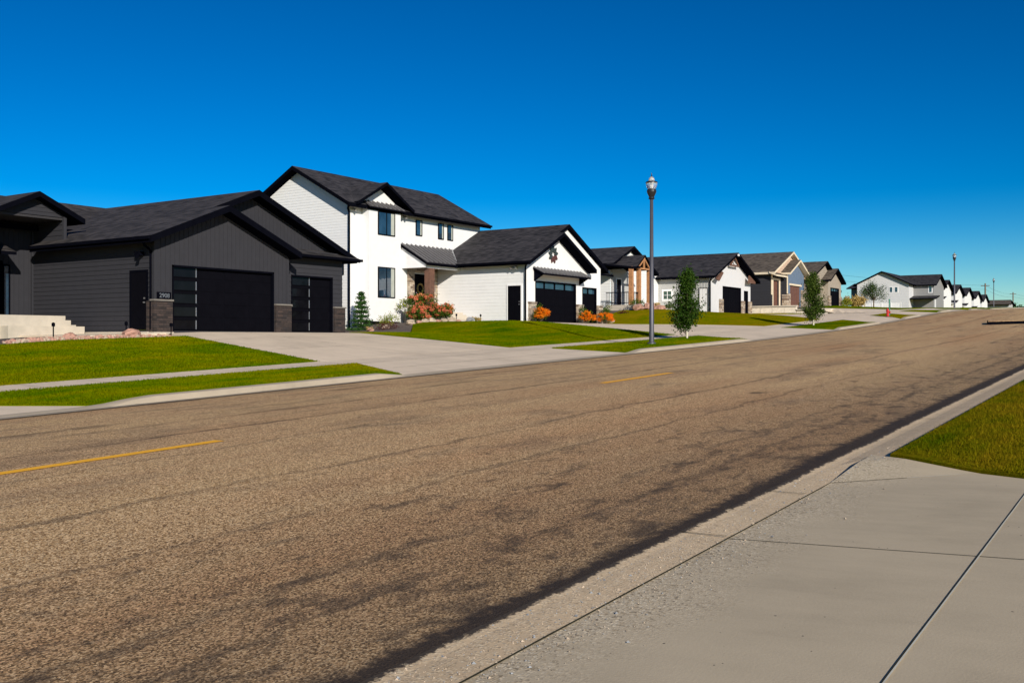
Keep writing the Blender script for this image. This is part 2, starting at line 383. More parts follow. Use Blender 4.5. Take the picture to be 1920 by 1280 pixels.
M['farwood'] = plain('far_dark_trees', (.03,.05,.03), .9, var=.5, vs=.5)

# ------------------------------------------------------------------ terrain heights
def interp(xs, ys):
    xs = np.array(xs, float); ys = np.array(ys, float); h = np.diff(xs); d = np.diff(ys)/h
    m = np.zeros(len(xs)); m[0] = d[0]; m[-1] = d[-1]
    for i in range(1, len(xs)-1):
        if d[i-1]*d[i] > 0: m[i] = 2*d[i-1]*d[i]/(d[i-1]+d[i])
    def f(x):
        x = np.clip(x, xs[0], xs[-1]); i = np.clip(np.searchsorted(xs, x)-1, 0, len(xs)-2)
        tt = (x-xs[i])/h[i]
        return ((1+2*tt)*(1-tt)**2)*ys[i] + tt*(1-tt)**2*h[i]*m[i] + tt*tt*(3-2*tt)*ys[i+1] + tt*tt*(tt-1)*h[i]*m[i+1]
    return f
S = interp([-80,-40,0,20,45,56,67,78,89,101,125,150,220,300,400,3000], [-4.0,-2.9,-1.6,-.904,-.03,.44,.98,1.62,2.24,2.70,3.42,4.15,5.9,6.3,6.5,6.5])
P_x = [-80,5,13,16,18,21,22.8,24.5,33,37,41.5,44,57,60,64,85.4,86.3,102,105,118,135,165,200,260,3000]
P_y = [-3.5,-1.0,-.35,-.06,.07,.15,.22,.28,.28,.30,.90,.97,.97,1.35,2.08,2.1,2.95,3.1,3.5,3.55,4.0,4.95,5.9,6.3,6.5]
def Cc(u): return .066*np.clip(u-115, 0, 400) + .0
MOUTH = [(-9, 10.8), (19.5, 31.9), (44.3, 58.0), (68.5, 75.0), (81, 88), (93.5, 103), (108, 118)]
def ktop(u):
    k = np.ones_like(u)
    for a, b in MOUTH:
        k = np.minimum(k, np.clip(np.maximum(a-u, u-b)/1.0+.0, 0, 1))
    return .02 + .10*k
def Gf(u, v):
    u = np.asarray(u, float); v = np.asarray(v, float); w = v - Cc(u); s = S(u); P = np.interp(u, P_x, P_y)
    road = s + .10*(1-((w-9.4)/6.35)**2)
    e = (u-9) + (w-2.45)*.92
    right = s + .04*(2.56-np.maximum(w, -12)) + .06*np.clip(e/1.1, 0, 1)
    kt = ktop(u)
    a = np.clip((w-16.3)/3.1, 0, 1); strip = s + kt*(1-a) + .17*a + 0
    sw = s + .17 + .03*np.clip((w-19.4)/1.3, 0, 1)
    tt = np.clip((w-20.7)/8.8, 0, 1); lot = (s+.20)*(1-tt) + P*tt
    z = np.where(w < 2.56, right, np.where(w < 15.75, np.where(w < 2.92, s, road), np.where(w < 16.3, s, np.where(w < 19.4, strip, np.where(w < 20.7, sw, lot)))))
    return z
def G(u, v): return float(Gf(np.array([u]), np.array([v]))[0])

def sheet(name, us, row, mat, off=0.0, skirt=0.0, parent=None, relative=True):
    """us: u samples; row(u)->list of w positions."""
    mb = MB(); W = [row(u) for u in us]; nw = len(W[0])
    U = np.array([[u]*nw for u in us]); V = np.array(W) + (Cc(U) if relative else 0)
    Z = Gf(U, V) + off
    return U, V, Z, nw
def patch(name, u0, u1, w0, w1, mat, off=0.0, skirt=.0, ub=None, step=1.0, wstep=.8, parent=None, label=None, noise_amp=0):
    """Quad patch: u0..u1 at w0, ub=(ua,ub) at w1; heights follow the terrain."""
    ua, uc = ub if ub else (u0, u1)
    nu = max(2, int(math.ceil(max(u1-u0, uc-ua)/step))+1); nv = max(2, int(math.ceil(abs(w1-w0)/wstep))+1)
    jj, ii = np.meshgrid(np.linspace(0, 1, nv), np.linspace(0, 1, nu))
    L = u0 + (ua-u0)*jj; Rr = u1 + (uc-u1)*jj
    U = L + (Rr-L)*ii; Wm = w0 + (w1-w0)*jj
    V = Wm + Cc(U)
    Z = Gf(U, Wm + Cc(U) + np.where(jj == 0, 1e-4, np.where(jj == 1, -1e-4, 0))*(1 if w1 > w0 else -1)) + off
    mb = MB(); mb.v = [tuple(p) for p in np.stack([U.ravel(), V.ravel(), Z.ravel()], 1)]
    for i in range(nu-1):
        for j in range(nv-1):
            a = i*nv+j; q = (a, a+nv, a+nv+1, a+1) if w1 > w0 else (a, a+1, a+nv+1, a+nv)
            mb.f.append(q); mb.m.append(0)
    if skirt:
        loop = [i*nv for i in range(nu)] + [(nu-1)*nv+j for j in range(1, nv)] + [i*nv+nv-1 for i in range(nu-2, -1, -1)] + [j for j in range(nv-2, 0, -1)]
        b = len(mb.v); mb.v += [(mb.v[k][0], mb.v[k][1], mb.v[k][2]-skirt) for k in loop]; n = len(loop)
        for k in range(n):
            l = (k+1) % n; mb.f.append((loop[k], b+k, b+l, loop[l])); mb.m.append(0)
    o = mb.build(name, mat, parent)
    if not parent: o['kind'] = 'structure'
    return o

# ground: one big sheet, sunk a little under the paved and mown areas near the street
us = np.concatenate([np.arange(-80, 130, 1.0), np.arange(130, 420, 6.0), np.array([420, 500, 650, 900, 1300, 2000, 3000])])
ws = np.concatenate([np.array([-1500,-600,-200,-80,-40,-20]), np.arange(-12, 60, 1.0), np.array([60,70,90,130,200,400,900,1800])])
UU, WW = np.meshgrid(us, ws, indexing='ij'); VV = WW + Cc(UU)
ZZ = Gf(UU, VV)
ZZ = ZZ - np.where((WW > -13) & (WW < 36), .22, .04) - np.where((WW > 0) & (WW < 18), .05, 0)
ZZ += .25*np.sin(UU*.013+2)*np.clip((np.abs(WW-20)-60)/200, 0, 1)
mb = MB(); mb.v = [tuple(p) for p in np.stack([UU.ravel(), VV.ravel(), ZZ.ravel()], 1)]; nw = len(ws)
for i in range(len(us)-1):
    for j in range(nw-1):
        a = i*nw+j; mb.f.append((a, a+nw, a+nw+1, a+1)); mb.m.append(0)
tag(mb.build('ground', M['grassdry']), kind='structure')

# road
patch('road', -70, 420, 2.90, 15.77, M['asphalt'], 0.0, step=1.0, wstep=.6)
def sweep(name, ulist, prof, mat):
    mb = MB(); rows = []
    for u in ulist:
        s = float(S(u)); c = float(Cc(u)); rows.append([(u, w+c, s+z) for w, z in prof(u)])
    n = len(rows[0])
    for r in rows: mb.v += r
    for i in range(len(rows)-1):
        for j in range(n-1):
            a = i*n+j; mb.f.append((a, a+1, a+n+1, a+n)); mb.m.append(0)
    return tag(mb.build(name, mat), kind='structure')
ul = list(np.arange(-60, 130, .5)) + list(np.arange(130, 400, 4))
kt = lambda u: float(ktop(np.array([u]))[0])
sweep('far_curb', ul, lambda u: [(15.74, .012), (16.02, .004), (16.10, kt(u)-.012), (16.16, kt(u)), (16.30, kt(u)+.004), (16.30, -.2)], M['curb'])
sweep('near_gutter', [u for u in ul if u < 10.4]+[10.5], lambda u: [(2.925, .012), (2.83, .004), (2.76, .004), (2.565, .034*min(1, max(0, (u-9.9)/.6))), (2.565, -.25)], M['gutter'])
sweep('near_curb', [u for u in ul if u > 10.4], lambda u: [(2.925, .012), (2.83, .004), (2.76, .006), (2.565, .034), (2.46, .046), (2.36, .05), (2.36, -.2)], M['gutter'])

# yellow centre dashes, each painted stroke its own sheet
for a, b_, mt, nm in ((0.2, 8.05, 'yellow', 'bright'), (17.7, 21.0, 'yellow', 'bright'), (33.5, 37, 'faded', 'faded'), (49, 53, 'faded', 'faded')):
    o = patch('lane_marking', a, b_, 9.49, 9.66, M[mt], .006, step=.5, wstep=.2)

# pavement and lawns on the house side
A0, B0 = 19.25, 20.85                     # sidewalk edges
patch('sidewalk', -60, 130, A0, B0, M['concrete'], .0, skirt=.1, step=1, wstep=.65)
for k, (a, b_, a2, b2) in enumerate([(-9, 10.8, -12, 8.0), (19.5, 31.9, 21.1, 31.7), (44.3, 58, 45.6, 57.7), (68.5, 75, 70.7, 78.3), (81, 88, 83, 88), (93.5, 103, 94, 103), (108, 118, 109, 117)]):
    patch('driveway_apron', a, b_, 16.3, A0, M['concrete'], .001, skirt=.1, ub=(a2, b2))
patch('driveway', 21.1, 31.2, B0, 30.9, M['concrete'], .002, skirt=.1, ub=(22.7, 32.5))
patch('driveway', 46.1, 59.2, B0, 30.3, M['concrete'], .002, skirt=.1, ub=(47.4, 56.6))
patch('driveway', 71, 83, B0, 31.1, M['concrete'], .002, skirt=.1, ub=(77.3, 85.2))
patch('driveway', 83.5, 95, B0, 31.4, M['concrete'], .002, skirt=.1, ub=(90, 101))
patch('driveway', 107, 117, B0, 31.3, M['concrete'], .002, skirt=.1, ub=(108.5, 113.5))
patch('driveway', -12, 4, B0, 30, M['concrete'], .002, skirt=.1)
patch('verge_lawn', 10.8, 19.5, 16.3, A0, M['grass'], .02, skirt=.15, ub=(8.0, 21.1), step=.6, wstep=.6)
patch('verge_lawn', 31.9, 44.3, 16.3, A0, M['grass'], .02, skirt=.15, ub=(31.7, 45.6), step=.6, wstep=.6)
patch('verge_lawn', 58, 68.5, 16.3, A0, M['grass'], .02, skirt=.15, ub=(57.7, 70.7), step=.6, wstep=.6)
patch('verge_lawn', 75.0, 81, 16.3, A0, M['grassdry'], .02, skirt=.15, ub=(78.3, 83), step=.6, wstep=.6)
patch('verge_lawn', 88, 93.5, 16.3, A0, M['grass'], .02, skirt=.15, ub=(88, 94), step=.6, wstep=.6)
patch('verge_lawn', 103, 108, 16.3, A0, M['grass'], .02, skirt=.15, ub=(103, 109), step=.6, wstep=.6)
patch('lawn', 4.2, 21.1, B0, 28.4, M['grass'], .02, skirt=.2, ub=(5.2, 22.4), step=.6, wstep=.6)
patch('lawn', 31.2, 46.1, B0, 30.2, M['grass'], .02, skirt=.2, ub=(32.5, 47.4), step=.6, wstep=.6)
patch('lawn', 36.8, 46.75, 30.2, 33.2, M['grass'], .021, skirt=.2, ub=(40.6, 46.75), step=.6, wstep=.6)
patch('lawn', 59.2, 71, B0, 30.2, M['grassdry'], .02, skirt=.2, ub=(56.9, 77.2), step=.6, wstep=.6)
patch('lawn', 56.9, 75.2, 30.2, 33, M['grassdry'], .021, skirt=.2, step=.6, wstep=.6)
patch('lawn', 95.1, 107, B0, 31.4, M['grass'], .02, skirt=.2, ub=(101.5, 108.2), step=1, wstep=1)
patch('lawn', 117.2, 170, B0, 60, M['grass'], .03, skirt=.2, step=3, wstep=3)
patch('verge_lawn', 118, 170, 16.3, A0, M['grass'], .03, skirt=.2, step=3, wstep=2)
patch('planting_bed', 32.7, 36.8, 30.3, 33.2, M['mulch'], -.02, skirt=.2, ub=(33.2, 40.6))
patch('planting_bed', 33.2, 40.6, 33.2, 36.4, M['mulch'], -.02, skirt=.2)
patch('planting_bed', 40.6, 46.7, 33.2, 36.4, M['mulch'], -.02, skirt=.2)
patch('planting_bed', 56.8, 68, 32.6, 36, M['mulch'], .0, skirt=.2)
patch('planting_bed', 12, 22.4, 28.4, 31.0, M['mulch'], -.01, skirt=.2, ub=(12, 19.4))
patch('walkway', 19.4, 22.3, 30.9, 37.6, M['concrete'], .02, skirt=.2)
patch('walkway', 18.9, 22.5, 29.6, 30.9, M['concrete'], .02, skirt=.2)

# near driveway (this side) with its joints, and the near lawn
patch('driveway', -14, 10.5, 2.56, 1.08, M['concrete_near'], .0, skirt=.25, ub=(-14, 9.65), step=.25, wstep=.2)
patch('driveway', -14, 9.65, 1.08, -9, M['concrete_near'], .0, skirt=.25, ub=(-14, 8.9), step=.5, wstep=.5)
def strip_line(name, p0, p1, wd, mat, off=.004):
    p0 = np.array(p0); p1 = np.array(p1); L = np.linalg.norm(p1-p0); n = max(2, int(L/.3)+1)
    d = (p1-p0)/L; q = np.array([-d[1], d[0]])*wd/2; mb = MB()
    for i in range(n):
        c = p0+(p1-p0)*i/(n-1); wob = (random.random()-.5)*wd*.5
        for sgn in (1, -1):
            a = c+q*sgn+q*wob/wd; mb.v.append((a[0], a[1], G(a[0], a[1])+off))
    for i in range(n-1): mb.f.append((2*i+1, 2*i+3, 2*i+2, 2*i)); mb.m.append(0)
    return tag(mb.build(name, mat), kind='structure')
strip_line('expansion_joint', (6.55, 2.55), (6.7, -8.9), .009, M['joint'])
strip_line('expansion_joint', (-13, .985), (9.6, .985), .007, M['joint'])
strip_line('sealant_highlight', (-13, .977), (9.6, .977), .008, M['sealant'], .0055)  # pale sealant line doubling as a highlight painted along the joint's edge
strip_line('expansion_joint', (9.0, 2.54), (9.45, 2.0), .010, M['joint'])
strip_line('sealant_highlight', (9.45, 2.0), (9.85, 1.5), .012, M['sealant'])
strip_line('expansion_joint', (-14, 2.557), (9.0, 2.557), .014, M['joint'], .006)
for u in (1.9, 6.55, 8.35, -2.8, 14.5, 19.0, 23.6):
    strip_line('gutter_joint', (u, 2.91), (u+.02, 2.58), .012, M['joint'], .014)
for u in np.arange(11.5, 60, 3.05): strip_line('curb_joint', (float(u), 15.76), (float(u), 16.0), .014, M['joint'], .016)
for u in np.arange(6, 60, 1.5): strip_line('sidewalk_joint', (float(u), 19.42), (float(u), 20.68), .015, M['joint'])
for u in (25.9, 29.4): strip_line('driveway_joint', (u, 20.72), (u, 30.1), .014, M['joint'], .006)
for v in (20.72, 23.9, 27.1): strip_line('driveway_joint', (21.6+(v-20.7)*.15, v), (31.3+(v-20.7)*.12, v), .014, M['joint'], .006)
for v in (17.8, 19.38): strip_line('driveway_joint', (20.9, v), (31.7, v), .016, M['joint'], .006)
strip_line('driveway_joint', (25.5, 16.35), (25.9, 19.35), .014, M['joint'], .006)
patch('lawn', 10.39, 70, 2.36, 1.08, M['grassnear'], .03, skirt=.2, ub=(9.65, 70), step=.3, wstep=.2)
patch('lawn', 9.65, 70, 1.08, -12, M['grassnear'], .03, skirt=.2, ub=(8.9, 70), step=.5, wstep=.5)

# ------------------------------------------------------------------ grass blades (stuff)
def blades(name, n, sampler, h, wd, mat, off=.03):
    rng = np.random.default_rng(3); U, V = sampler(rng, n); n = len(U)
    Z = Gf(U, V) + off - .004
    a = rng.uniform(0, 2*np.pi, n); hh = h*rng.uniform(.45, 1.25, n); w = wd*rng.uniform(.6, 1.3, n)
    la = rng.uniform(0, 2*np.pi, n); ll = hh*rng.uniform(.1, .75, n)
    b1 = np.stack([U-np.cos(a)*w, V-np.sin(a)*w, Z], 1); b2 = np.stack([U+np.cos(a)*w, V+np.sin(a)*w, Z], 1)
    tp = np.stack([U+np.cos(la)*ll, V+np.sin(la)*ll, Z+hh], 1)
    vs = np.empty((n*3, 3)); vs[0::3] = b1; vs[1::3] = b2; vs[2::3] = tp
    me = bpy.data.meshes.new(name); me.vertices.add(n*3); me.vertices.foreach_set('co', vs.ravel())
    me.loops.add(n*3); me.loops.foreach_set('vertex_index', np.arange(n*3, dtype=np.int32))
    me.polygons.add(n); me.polygons.foreach_set('loop_start', np.arange(0, n*3, 3, dtype=np.int32))
    me.materials.append(mat); me.update(calc_edges=True); me.validate()
    o = bpy.data.objects.new(name, me); COL.objects.link(o); return o
def near_s(rng, n):
    V = 2.36 - rng.uniform(0, 1, n)**.8*6.5; U = 9.0 + rng.uniform(0, 1, n)**1.6*22
    ed = np.where(V > 1.08, 9.65+(V-1.08)/1.28*.85, 9.65-(1.08-V)*.075)
    k = U > ed+.01; return U[k], V[k]
tag(blades('grass_blades', 190000, near_s, .042, .004, M['grassnear'], .03), 'short mown yellow-green grass on the lawn beside the near driveway', 'grass', kind='stuff')
def far_s(rng, n):
    Us = []; Vs = []
    for (a, b_, w0, a2, b2, w1, fr) in ((10.8,19.5,16.35,8.0,21.1,19.35,.24), (31.9,44.3,16.35,31.7,45.6,19.35,.16), (6,21.1,20.75,6,22.4,28.4,.34), (31.2,46.1,20.75,32.5,47.4,30.2,.26)):
        k = int(n*fr); j = rng.uniform(0, 1, k); i = rng.uniform(0, 1, k)
        L = a+(a2-a)*j; Rr = b_+(b2-b_)*j; Us.append(L+(Rr-L)*i); Vs.append(w0+(w1-w0)*j)
    return np.concatenate(Us), np.concatenate(Vs)
tag(blades('grass_blades', 260000, far_s, .04, .010, M['grass'], .02), 'short mown grass of the lawns and verges in front of the charcoal and white houses', 'grass', kind='stuff')

# ------------------------------------------------------------------ wall builder
def clip(poly, ax, val, keep_gt):
    out = []; n = len(poly)
    for i in range(n):
        p, q = poly[i], poly[(i+1) % n]
        a = (p[ax]-val) if keep_gt else (val-p[ax]); b = (q[ax]-val) if keep_gt else (val-q[ax])
        if a >= 0: out.append(p)
        if (a > 0 and b < 0) or (a < 0 and b > 0):
            t = a/(a-b); out.append(tuple(p[k]+(q[k]-p[k])*t for k in (0, 1)))
    return out
def area(p): return abs(sum(p[i][0]*p[(i+1) % len(p)][1]-p[(i+1) % len(p)][0]*p[i][1] for i in range(len(p))))/2 if len(p) > 2 else 0
def cells(poly, ops):
    zs0, zs1 = min(p[1] for p in poly), max(p[1] for p in poly); ss = sorted({min(p[0] for p in poly), max(p[0] for p in poly)} | {o[0] for o in ops} | {o[1] for o in ops})
    out = []
    for a, b in zip(ss[:-1], ss[1:]):
        mid = (a+b)/2; iv = sorted((o[2], o[3]) for o in ops if o[0] < mid < o[1]); z = zs0; segs = []
        for lo, hi in iv:
            if lo > z+1e-4: segs.append((z, lo))
            z = max(z, hi)
        if z < zs1: segs.append((z, zs1))
        for lo, hi in segs:
            p = clip(clip(clip(clip(poly, 0, a, True), 0, b, False), 1, lo, True), 1, hi, False)
            if area(p) > 1e-4: out.append(p)
    return out
LAP = .021
def wall(mb, plane, c, poly, ops=(), style='lap', pitch=.2, m=0, depth=.16):
    """plane 'f': wall in y=c facing -Y (s=x); 's': wall in x=c facing -X (s=y). ops: (s0,s1,z0,z1)."""
    def T(s, z, o): return (s, c-o, z) if plane == 'f' else (c-o, s, z)
    def add(pts):
        if plane == 's': pts = pts[::-1]
        mb.poly(pts, m)
    for cell in cells(poly, ops):
        if style == 'lap':
            z0 = min(p[1] for p in cell); z1 = max(p[1] for p in cell); k = math.floor(z0/pitch)
            while k*pitch < z1:
                lo, hi = k*pitch, (k+1)*pitch; p = clip(clip(cell, 1, lo, True), 1, hi, False); k += 1
                if area(p) < 1e-5: continue
                add([T(s, z, LAP*(hi-z)/pitch) for s, z in p])
                ps = [s for s, z in p if z < lo+1e-4]
                if len(ps) > 1: mb.poly([T(min(ps), lo, 0), T(max(ps), lo, 0), T(max(ps), lo, LAP), T(min(ps), lo, LAP)], m)
        else:
            add([T(s, z, 0) for s, z in cell])
            if style == 'batten':
                s0 = min(p[0] for p in cell); s1 = max(p[0] for p in cell); k = math.ceil(s0/pitch)
                while k*pitch < s1:
                    p = clip(clip(cell, 0, k*pitch-.018, True), 0, k*pitch+.018, False); k += 1
                    if area(p) > 1e-5:
                        q = [T(s, z, .016) for s, z in p]; mb.prism(q, (0, .016, 0) if plane == 'f' else (.016, 0, 0), m)
    for s0, s1, z0, z1 in ops:      # reveals
        for (a, b) in (((s0, z0), (s0, z1)), ((s0, z1), (s1, z1)), ((s1, z1), (s1, z0))):
            mb.poly([T(a[0], a[1], .02), T(b[0], b[1], .02), T(b[0], b[1], -depth), T(a[0], a[1], -depth)], m)
def slab(mb, pts, th=.2, m=0, ms=1): mb.prism(pts, (0, 0, -th), m, ms)
class Facade:
    """Maps (s, z, out) boxes onto a front ('f') or side ('s') wall plane."""
    def __init__(s, plane, c): s.p = plane; s.c = c
    def box(s, mb, s0, s1, z0, z1, o0, o1, m=0):
        if s.p == 'f': mb.box(s0, s1, s.c-o1, s.c-o0, z0, z1, m)
        else: mb.box(s.c-o1, s.c-o0, s0, s1, z0, z1, m)
def window(par, fc, s0, s1, z0, z1, frame, gl, mull=1, fw=.05, trim=None, curtain=False, hor=0):
    mb = MB()
    if trim:
        w = .1
        for a in ((s0-w, s1+w, z1, z1+w), (s0-w, s1+w, z0-w, z0), (s0-w, s0, z0, z1), (s1, s1+w, z0, z1)): fc.box(mb, *a, .0, .045, 1)
    for a in ((s0, s1, z1-fw, z1), (s0, s1, z0, z0+fw), (s0, s0+fw, z0+fw, z1-fw), (s1-fw, s1, z0+fw, z1-fw)): fc.box(mb, *a, 0, .055)
    for k in range(mull):
        c = s0+(s1-s0)*(k+1)/(mull+1); fc.box(mb, c-fw*.45, c+fw*.45, z0+fw, z1-fw, 0, .05)
    for k in range(hor):
        c = z0+(z1-z0)*(k+1)/(hor+1); fc.box(mb, s0+fw, s1-fw, c-.015, c+.015, 0, .052)
    f = mb.build('window', [frame, trim or frame], par)
    p = MB(); e = s1-fw
    if curtain:
        cw = (s1-s0)*.2; q = MB()
        for k in range(6): fc.box(q, e-cw+cw*k/6, e-cw+cw*(k+.8)/6, z0+fw, z1-fw, 0, .030+.008*(k % 2))
        q.build('curtain', M['curtain'], f)
        e -= cw
    fc.box(p, s0+fw, e, z0+fw, z1-fw, 0, .028); p.build('pane', gl, f)
    return f
def garage_door(par, fc, s0, s1, z0, z1, mat, cols, rows, glaze=(), depth=.13, gl=None, frame=None, jamb=True):
    """glaze: set of (col,row) cells with glass, row 0 at the top."""
    mb = MB(); fc.box(mb, s0, s1, z0, z1, -depth-.05, -depth)
    cw = (s1-s0)/cols; rh = (z1-z0)/rows; fr = MB(); gp = MB(); st = MB()
    for i in range(cols):
        for j in range(rows):
            a, b = s0+i*cw+.05, s0+(i+1)*cw-.05; lo, hi = z1-(j+1)*rh+.05, z1-j*rh-.05
            if (i, j) in glaze:
                fc.box(gp, a+.03, b-.03, lo+.025, hi-.025, -depth, -depth+.012)
                for q in ((a, b, hi-.025, hi), (a, b, lo, lo+.025), (a, a+.03, lo, hi)): fc.box(fr, *q, -depth, -depth+.03)
                fc.box(st if frame else fr, b-.035, b, lo+.025, hi-.025, -depth, -depth+.032)
            else:
                fc.box(mb, a, b, lo, hi, -depth, -depth+.014)
    d = mb.build('garage_door', mat, par)
    if glaze:
        fr.build('window_frame', mat, d)
        if frame: st.build('window_stile', frame, d)
        gp.build('pane', gl or M['glassdoor'], d)
    if jamb:
        j = MB()
        for q in ((s0-.0, s0+.06, z0, z1), (s1-.06, s1, z0, z1), (s0, s1, z1-.07, z1)): fc.box(j, *q, -depth, .03)
        j.build('door_frame', M['black'], par)
    return d
def mandoor(par, fc, s0, s1, z0, z1, mat, frame, knob=True):
    mb = MB(); fc.box(mb, s0, s1, z0, z1, -.02, .034)
    w = s1-s0
    for a, b in ((.12, .46), (.54, .88)):
        for lo, hi in ((.08, .42), (.5, .92)): fc.box(mb, s0+w*a, s0+w*b, z0+(z1-z0)*lo, z0+(z1-z0)*hi, .034, .042)
    d = mb.build('door', mat, par); k = MB()
    fc.box(k, s0+.07, s0+.12, z0+.95, z0+1.0, .03, .09); k.build('handle', M['silver'], d); k = MB(); fc.box(k, s0+.07, s0+.12, z0+1.1, z0+1.15, .03, .07); k.build('lock', M['silver'], d)
    f = MB()
    for q in ((s0-.08, s0, z0, z1+.08), (s1, s1+.08, z0, z1+.08), (s0, s1, z1, z1+.08)): fc.box(f, *q, 0, .045)
    f.build('door_frame', frame, par); return d
def pieces(par, name, mat, boxes):
    for b in boxes:
        q = MB(); q.box(*b); q.build(name, mat, par)
def gutter(par, pts, mat, r=.06):
    mb = MB()
    for a, b in zip(pts[:-1], pts[1:]):
        a = Vector(a); b = Vector(b); d = (b-a).normalized(); n = Vector((-d.y, d.x, 0))*r
        mb.prism([a-n, b-n, b+n, a+n], (0, 0, -.11))
    return mb.build('gutter', mat, par)
def downspout(par, pts, mat, r=.04):
    mb = MB()
    for a, b in zip(pts[:-1], pts[1:]): mb.tube(a, b, r, r, 6)
    return mb.build('downspout', mat, par)
def text_mesh(par, s, size, loc, mat, name='house_number'):
    cu = bpy.data.curves.new('tmp', 'FONT'); cu.body = s; cu.size = size; cu.extrude = .008; cu.align_x = 'CENTER'
    o = bpy.data.objects.new('tmp', cu); COL.objects.link(o); bpy.context.view_layer.update()
    me = bpy.data.meshes.new_from_object(o.evaluated_get(bpy.context.evaluated_depsgraph_get())); bpy.data.objects.remove(o)
    rot = Matrix.Translation(loc) @ Matrix.Rotation(R(90), 4, 'X'); me.transform(rot); me.materials.clear(); me.materials.append(mat)
    n = bpy.data.objects.new(name, me); COL.objects.link(n); n.parent = par; n.matrix_parent_inverse = Matrix.Translation(-par.location); return n

# ------------------------------------------------------------------ house 1: charcoal
def house1():
    h = thing('charcoal_house', (27, 35, .3), 'single-storey charcoal house with black garage doors and shingle roof, nearest at the left', 'house')
    c = M['char']; F = Facade('f', 30.0); F2 = Facade('f', 30.6); Sd = Facade('s', 22.34); z0 = -.4
    sl = .409; roofL = lambda u: 3.6+sl*(u-21.75)
    # walls
    mb = MB(); wall(mb, 'f', 30.0, [(22.34, z0), (28.7, z0), (28.7, 3.50), (25.2, 4.9), (22.34, 3.75)], [(23.06, 27.92, .30, 2.68)], 'batten', .2)
    mb.poly([(28.7, 30.0, z0), (28.7, 31.2, z0), (28.7, 31.2, 3.7), (28.7, 30.0, 3.5)])
    mb.build('front_wall', c, h)
    mb = MB(); wall(mb, 'f', 30.6, [(28.7, z0), (32.5, z0), (32.5, 3.75), (28.7, 3.75)], [(29.43, 31.89, .30, 2.69)], 'lap', .2)
    mb.poly([(32.5, 30.6, z0), (32.5, 44, z0), (32.5, 44, 3.8), (32.5, 30.6, 3.8)]); mb.build('garage_bay_wall', c, h)
    mb = MB(); wall(mb, 'f', 30.95, [(24.5, 3.6), (32.6, 3.6), (32.6, 3.75), (27.5, 5.85), (24.5, 4.6)], (), 'batten', .2); mb.build('gable_wall', c, h)
    mb = MB(); wall(mb, 's', 22.34, [(30.0, z0), (37.67, z0), (37.67, 4.72), (35.5, 4.72), (35.5, 3.75), (30.0, 3.75)][0:0] or [(30.0, z0), (37.67, z0), (37.67, 3.75), (30.0, 3.75)], [(30.43, 31.31, .33, 2.42)], 'lap', .17)
    wall(mb, 's', 22.34, [(35.5, 3.75), (37.67, 3.75), (37.67, 4.72), (35.5, 4.72)], (), 'lap', .2); mb.build('side_wall', c, h)
    # corner boards
    pieces(h, 'corner_trim', c, [(22.29, 22.42, 29.97, 30.1, z0, 3.62), (28.62, 28.72, 29.965, 30.3, z0, 3.3), (22.28, 22.40, 35.42, 35.52, 3.6, 4.7), (22.27, 22.335, 37.55, 37.66, .8, 4.5)])
    # stone wainscot
    pieces(h, 'stone_veneer', M['stoneA'], [(a, b_, v, v+d, .26, 1.36) for a, b_, v, d in ((22.24, 23.02, 29.9, .45), (27.96, 28.8, 29.9, .22), (28.82, 29.38, 30.5, .22), (31.94, 32.6, 30.5, .22))])
    pieces(h, 'stone_cap', M['caps'], [(a, b_, v, v+.25, 1.36, 1.42) for a, b_, v in ((22.2, 23.04, 29.86), (27.94, 28.81, 29.86), (28.83, 29.4, 30.46), (31.92, 32.63, 30.46))])
    pieces(h, 'foundation', M['step'], [(22.2, 23.04, 29.86, 30.19, .0, .258), (27.94, 28.82, 29.86, 30.2, .0, .258), (31.92, 32.63, 30.46, 30.8, 0, .258), (22.18, 22.32, 30.2, 35.5, -.3, .27)])
    garage_door(h, F, 23.06, 27.92, .30, 2.68, M['blackdoor'], 4, 5, {(0, j) for j in range(5)}, frame=M['silver'])
    garage_door(h, F2, 29.43, 31.89, .30, 2.69, M['blackdoor'], 2, 5, {(0, j) for j in range(5)}, frame=M['silver'])
    mandoor(h, Sd, 30.43, 31.31, .34, 2.40, M['blackdoor'], M['black'])
    # roof
    y0, yb = 29.4, 41.2; T = lambda u, v: (u, v, roofL(u))
    mb = MB(); th = .24
    slab(mb, [T(21.75, y0), T(22.4, y0), T(22.4, 36.85), T(21.75, 36.85)], th)
    slab(mb, [T(22.4, y0), T(25.2, y0), T(25.2, yb), T(22.4, yb)], th)
    slab(mb, [T(25.2, 30.35), T(27.5, 30.35), T(27.5, yb), T(25.2, yb)], th)
    zr = roofL(27.5); R_ = lambda u: zr-sl*(u-27.5)
    slab(mb, [(27.5, 30.35, zr), (33.2, 30.35, R_(33.2)), (33.2, 45, R_(33.2)), (27.5, 45, zr)], th)
    z1 = roofL(25.2); slab(mb, [(25.2, y0, z1), (28.9, y0, z1-sl*3.7), (28.9, 31.0, z1-sl*3.7), (25.2, 31.0, z1)], th)
    slab(mb, [(28.9, 30.15, 3.55), (33.2, 30.15, 3.55), (33.2, 31.0, 3.86), (28.9, 31.0, 3.86)], .16)
    # main block ridge along the street
    slab(mb, [(12, 37.2, 4.45), (33, 37.2, 4.45), (33, 41.1, 6.05), (12, 41.1, 6.05)], .2)
    slab(mb, [(12, 41.1, 6.05), (33, 41.1, 6.05), (33, 47.2, 3.6), (12, 47.2, 3.6)], .2)
    # porch gable
    slab(mb, [(17.9, 35.05, 4.0), (21.1, 35.05, 5.5), (21.1, 40, 5.5), (17.9, 40, 4.0)], .2)
    slab(mb, [(21.1, 35.05, 5.5), (22.95, 35.05, 4.64), (22.95, 39.5, 4.64), (21.1, 39.5, 5.5)], .2)
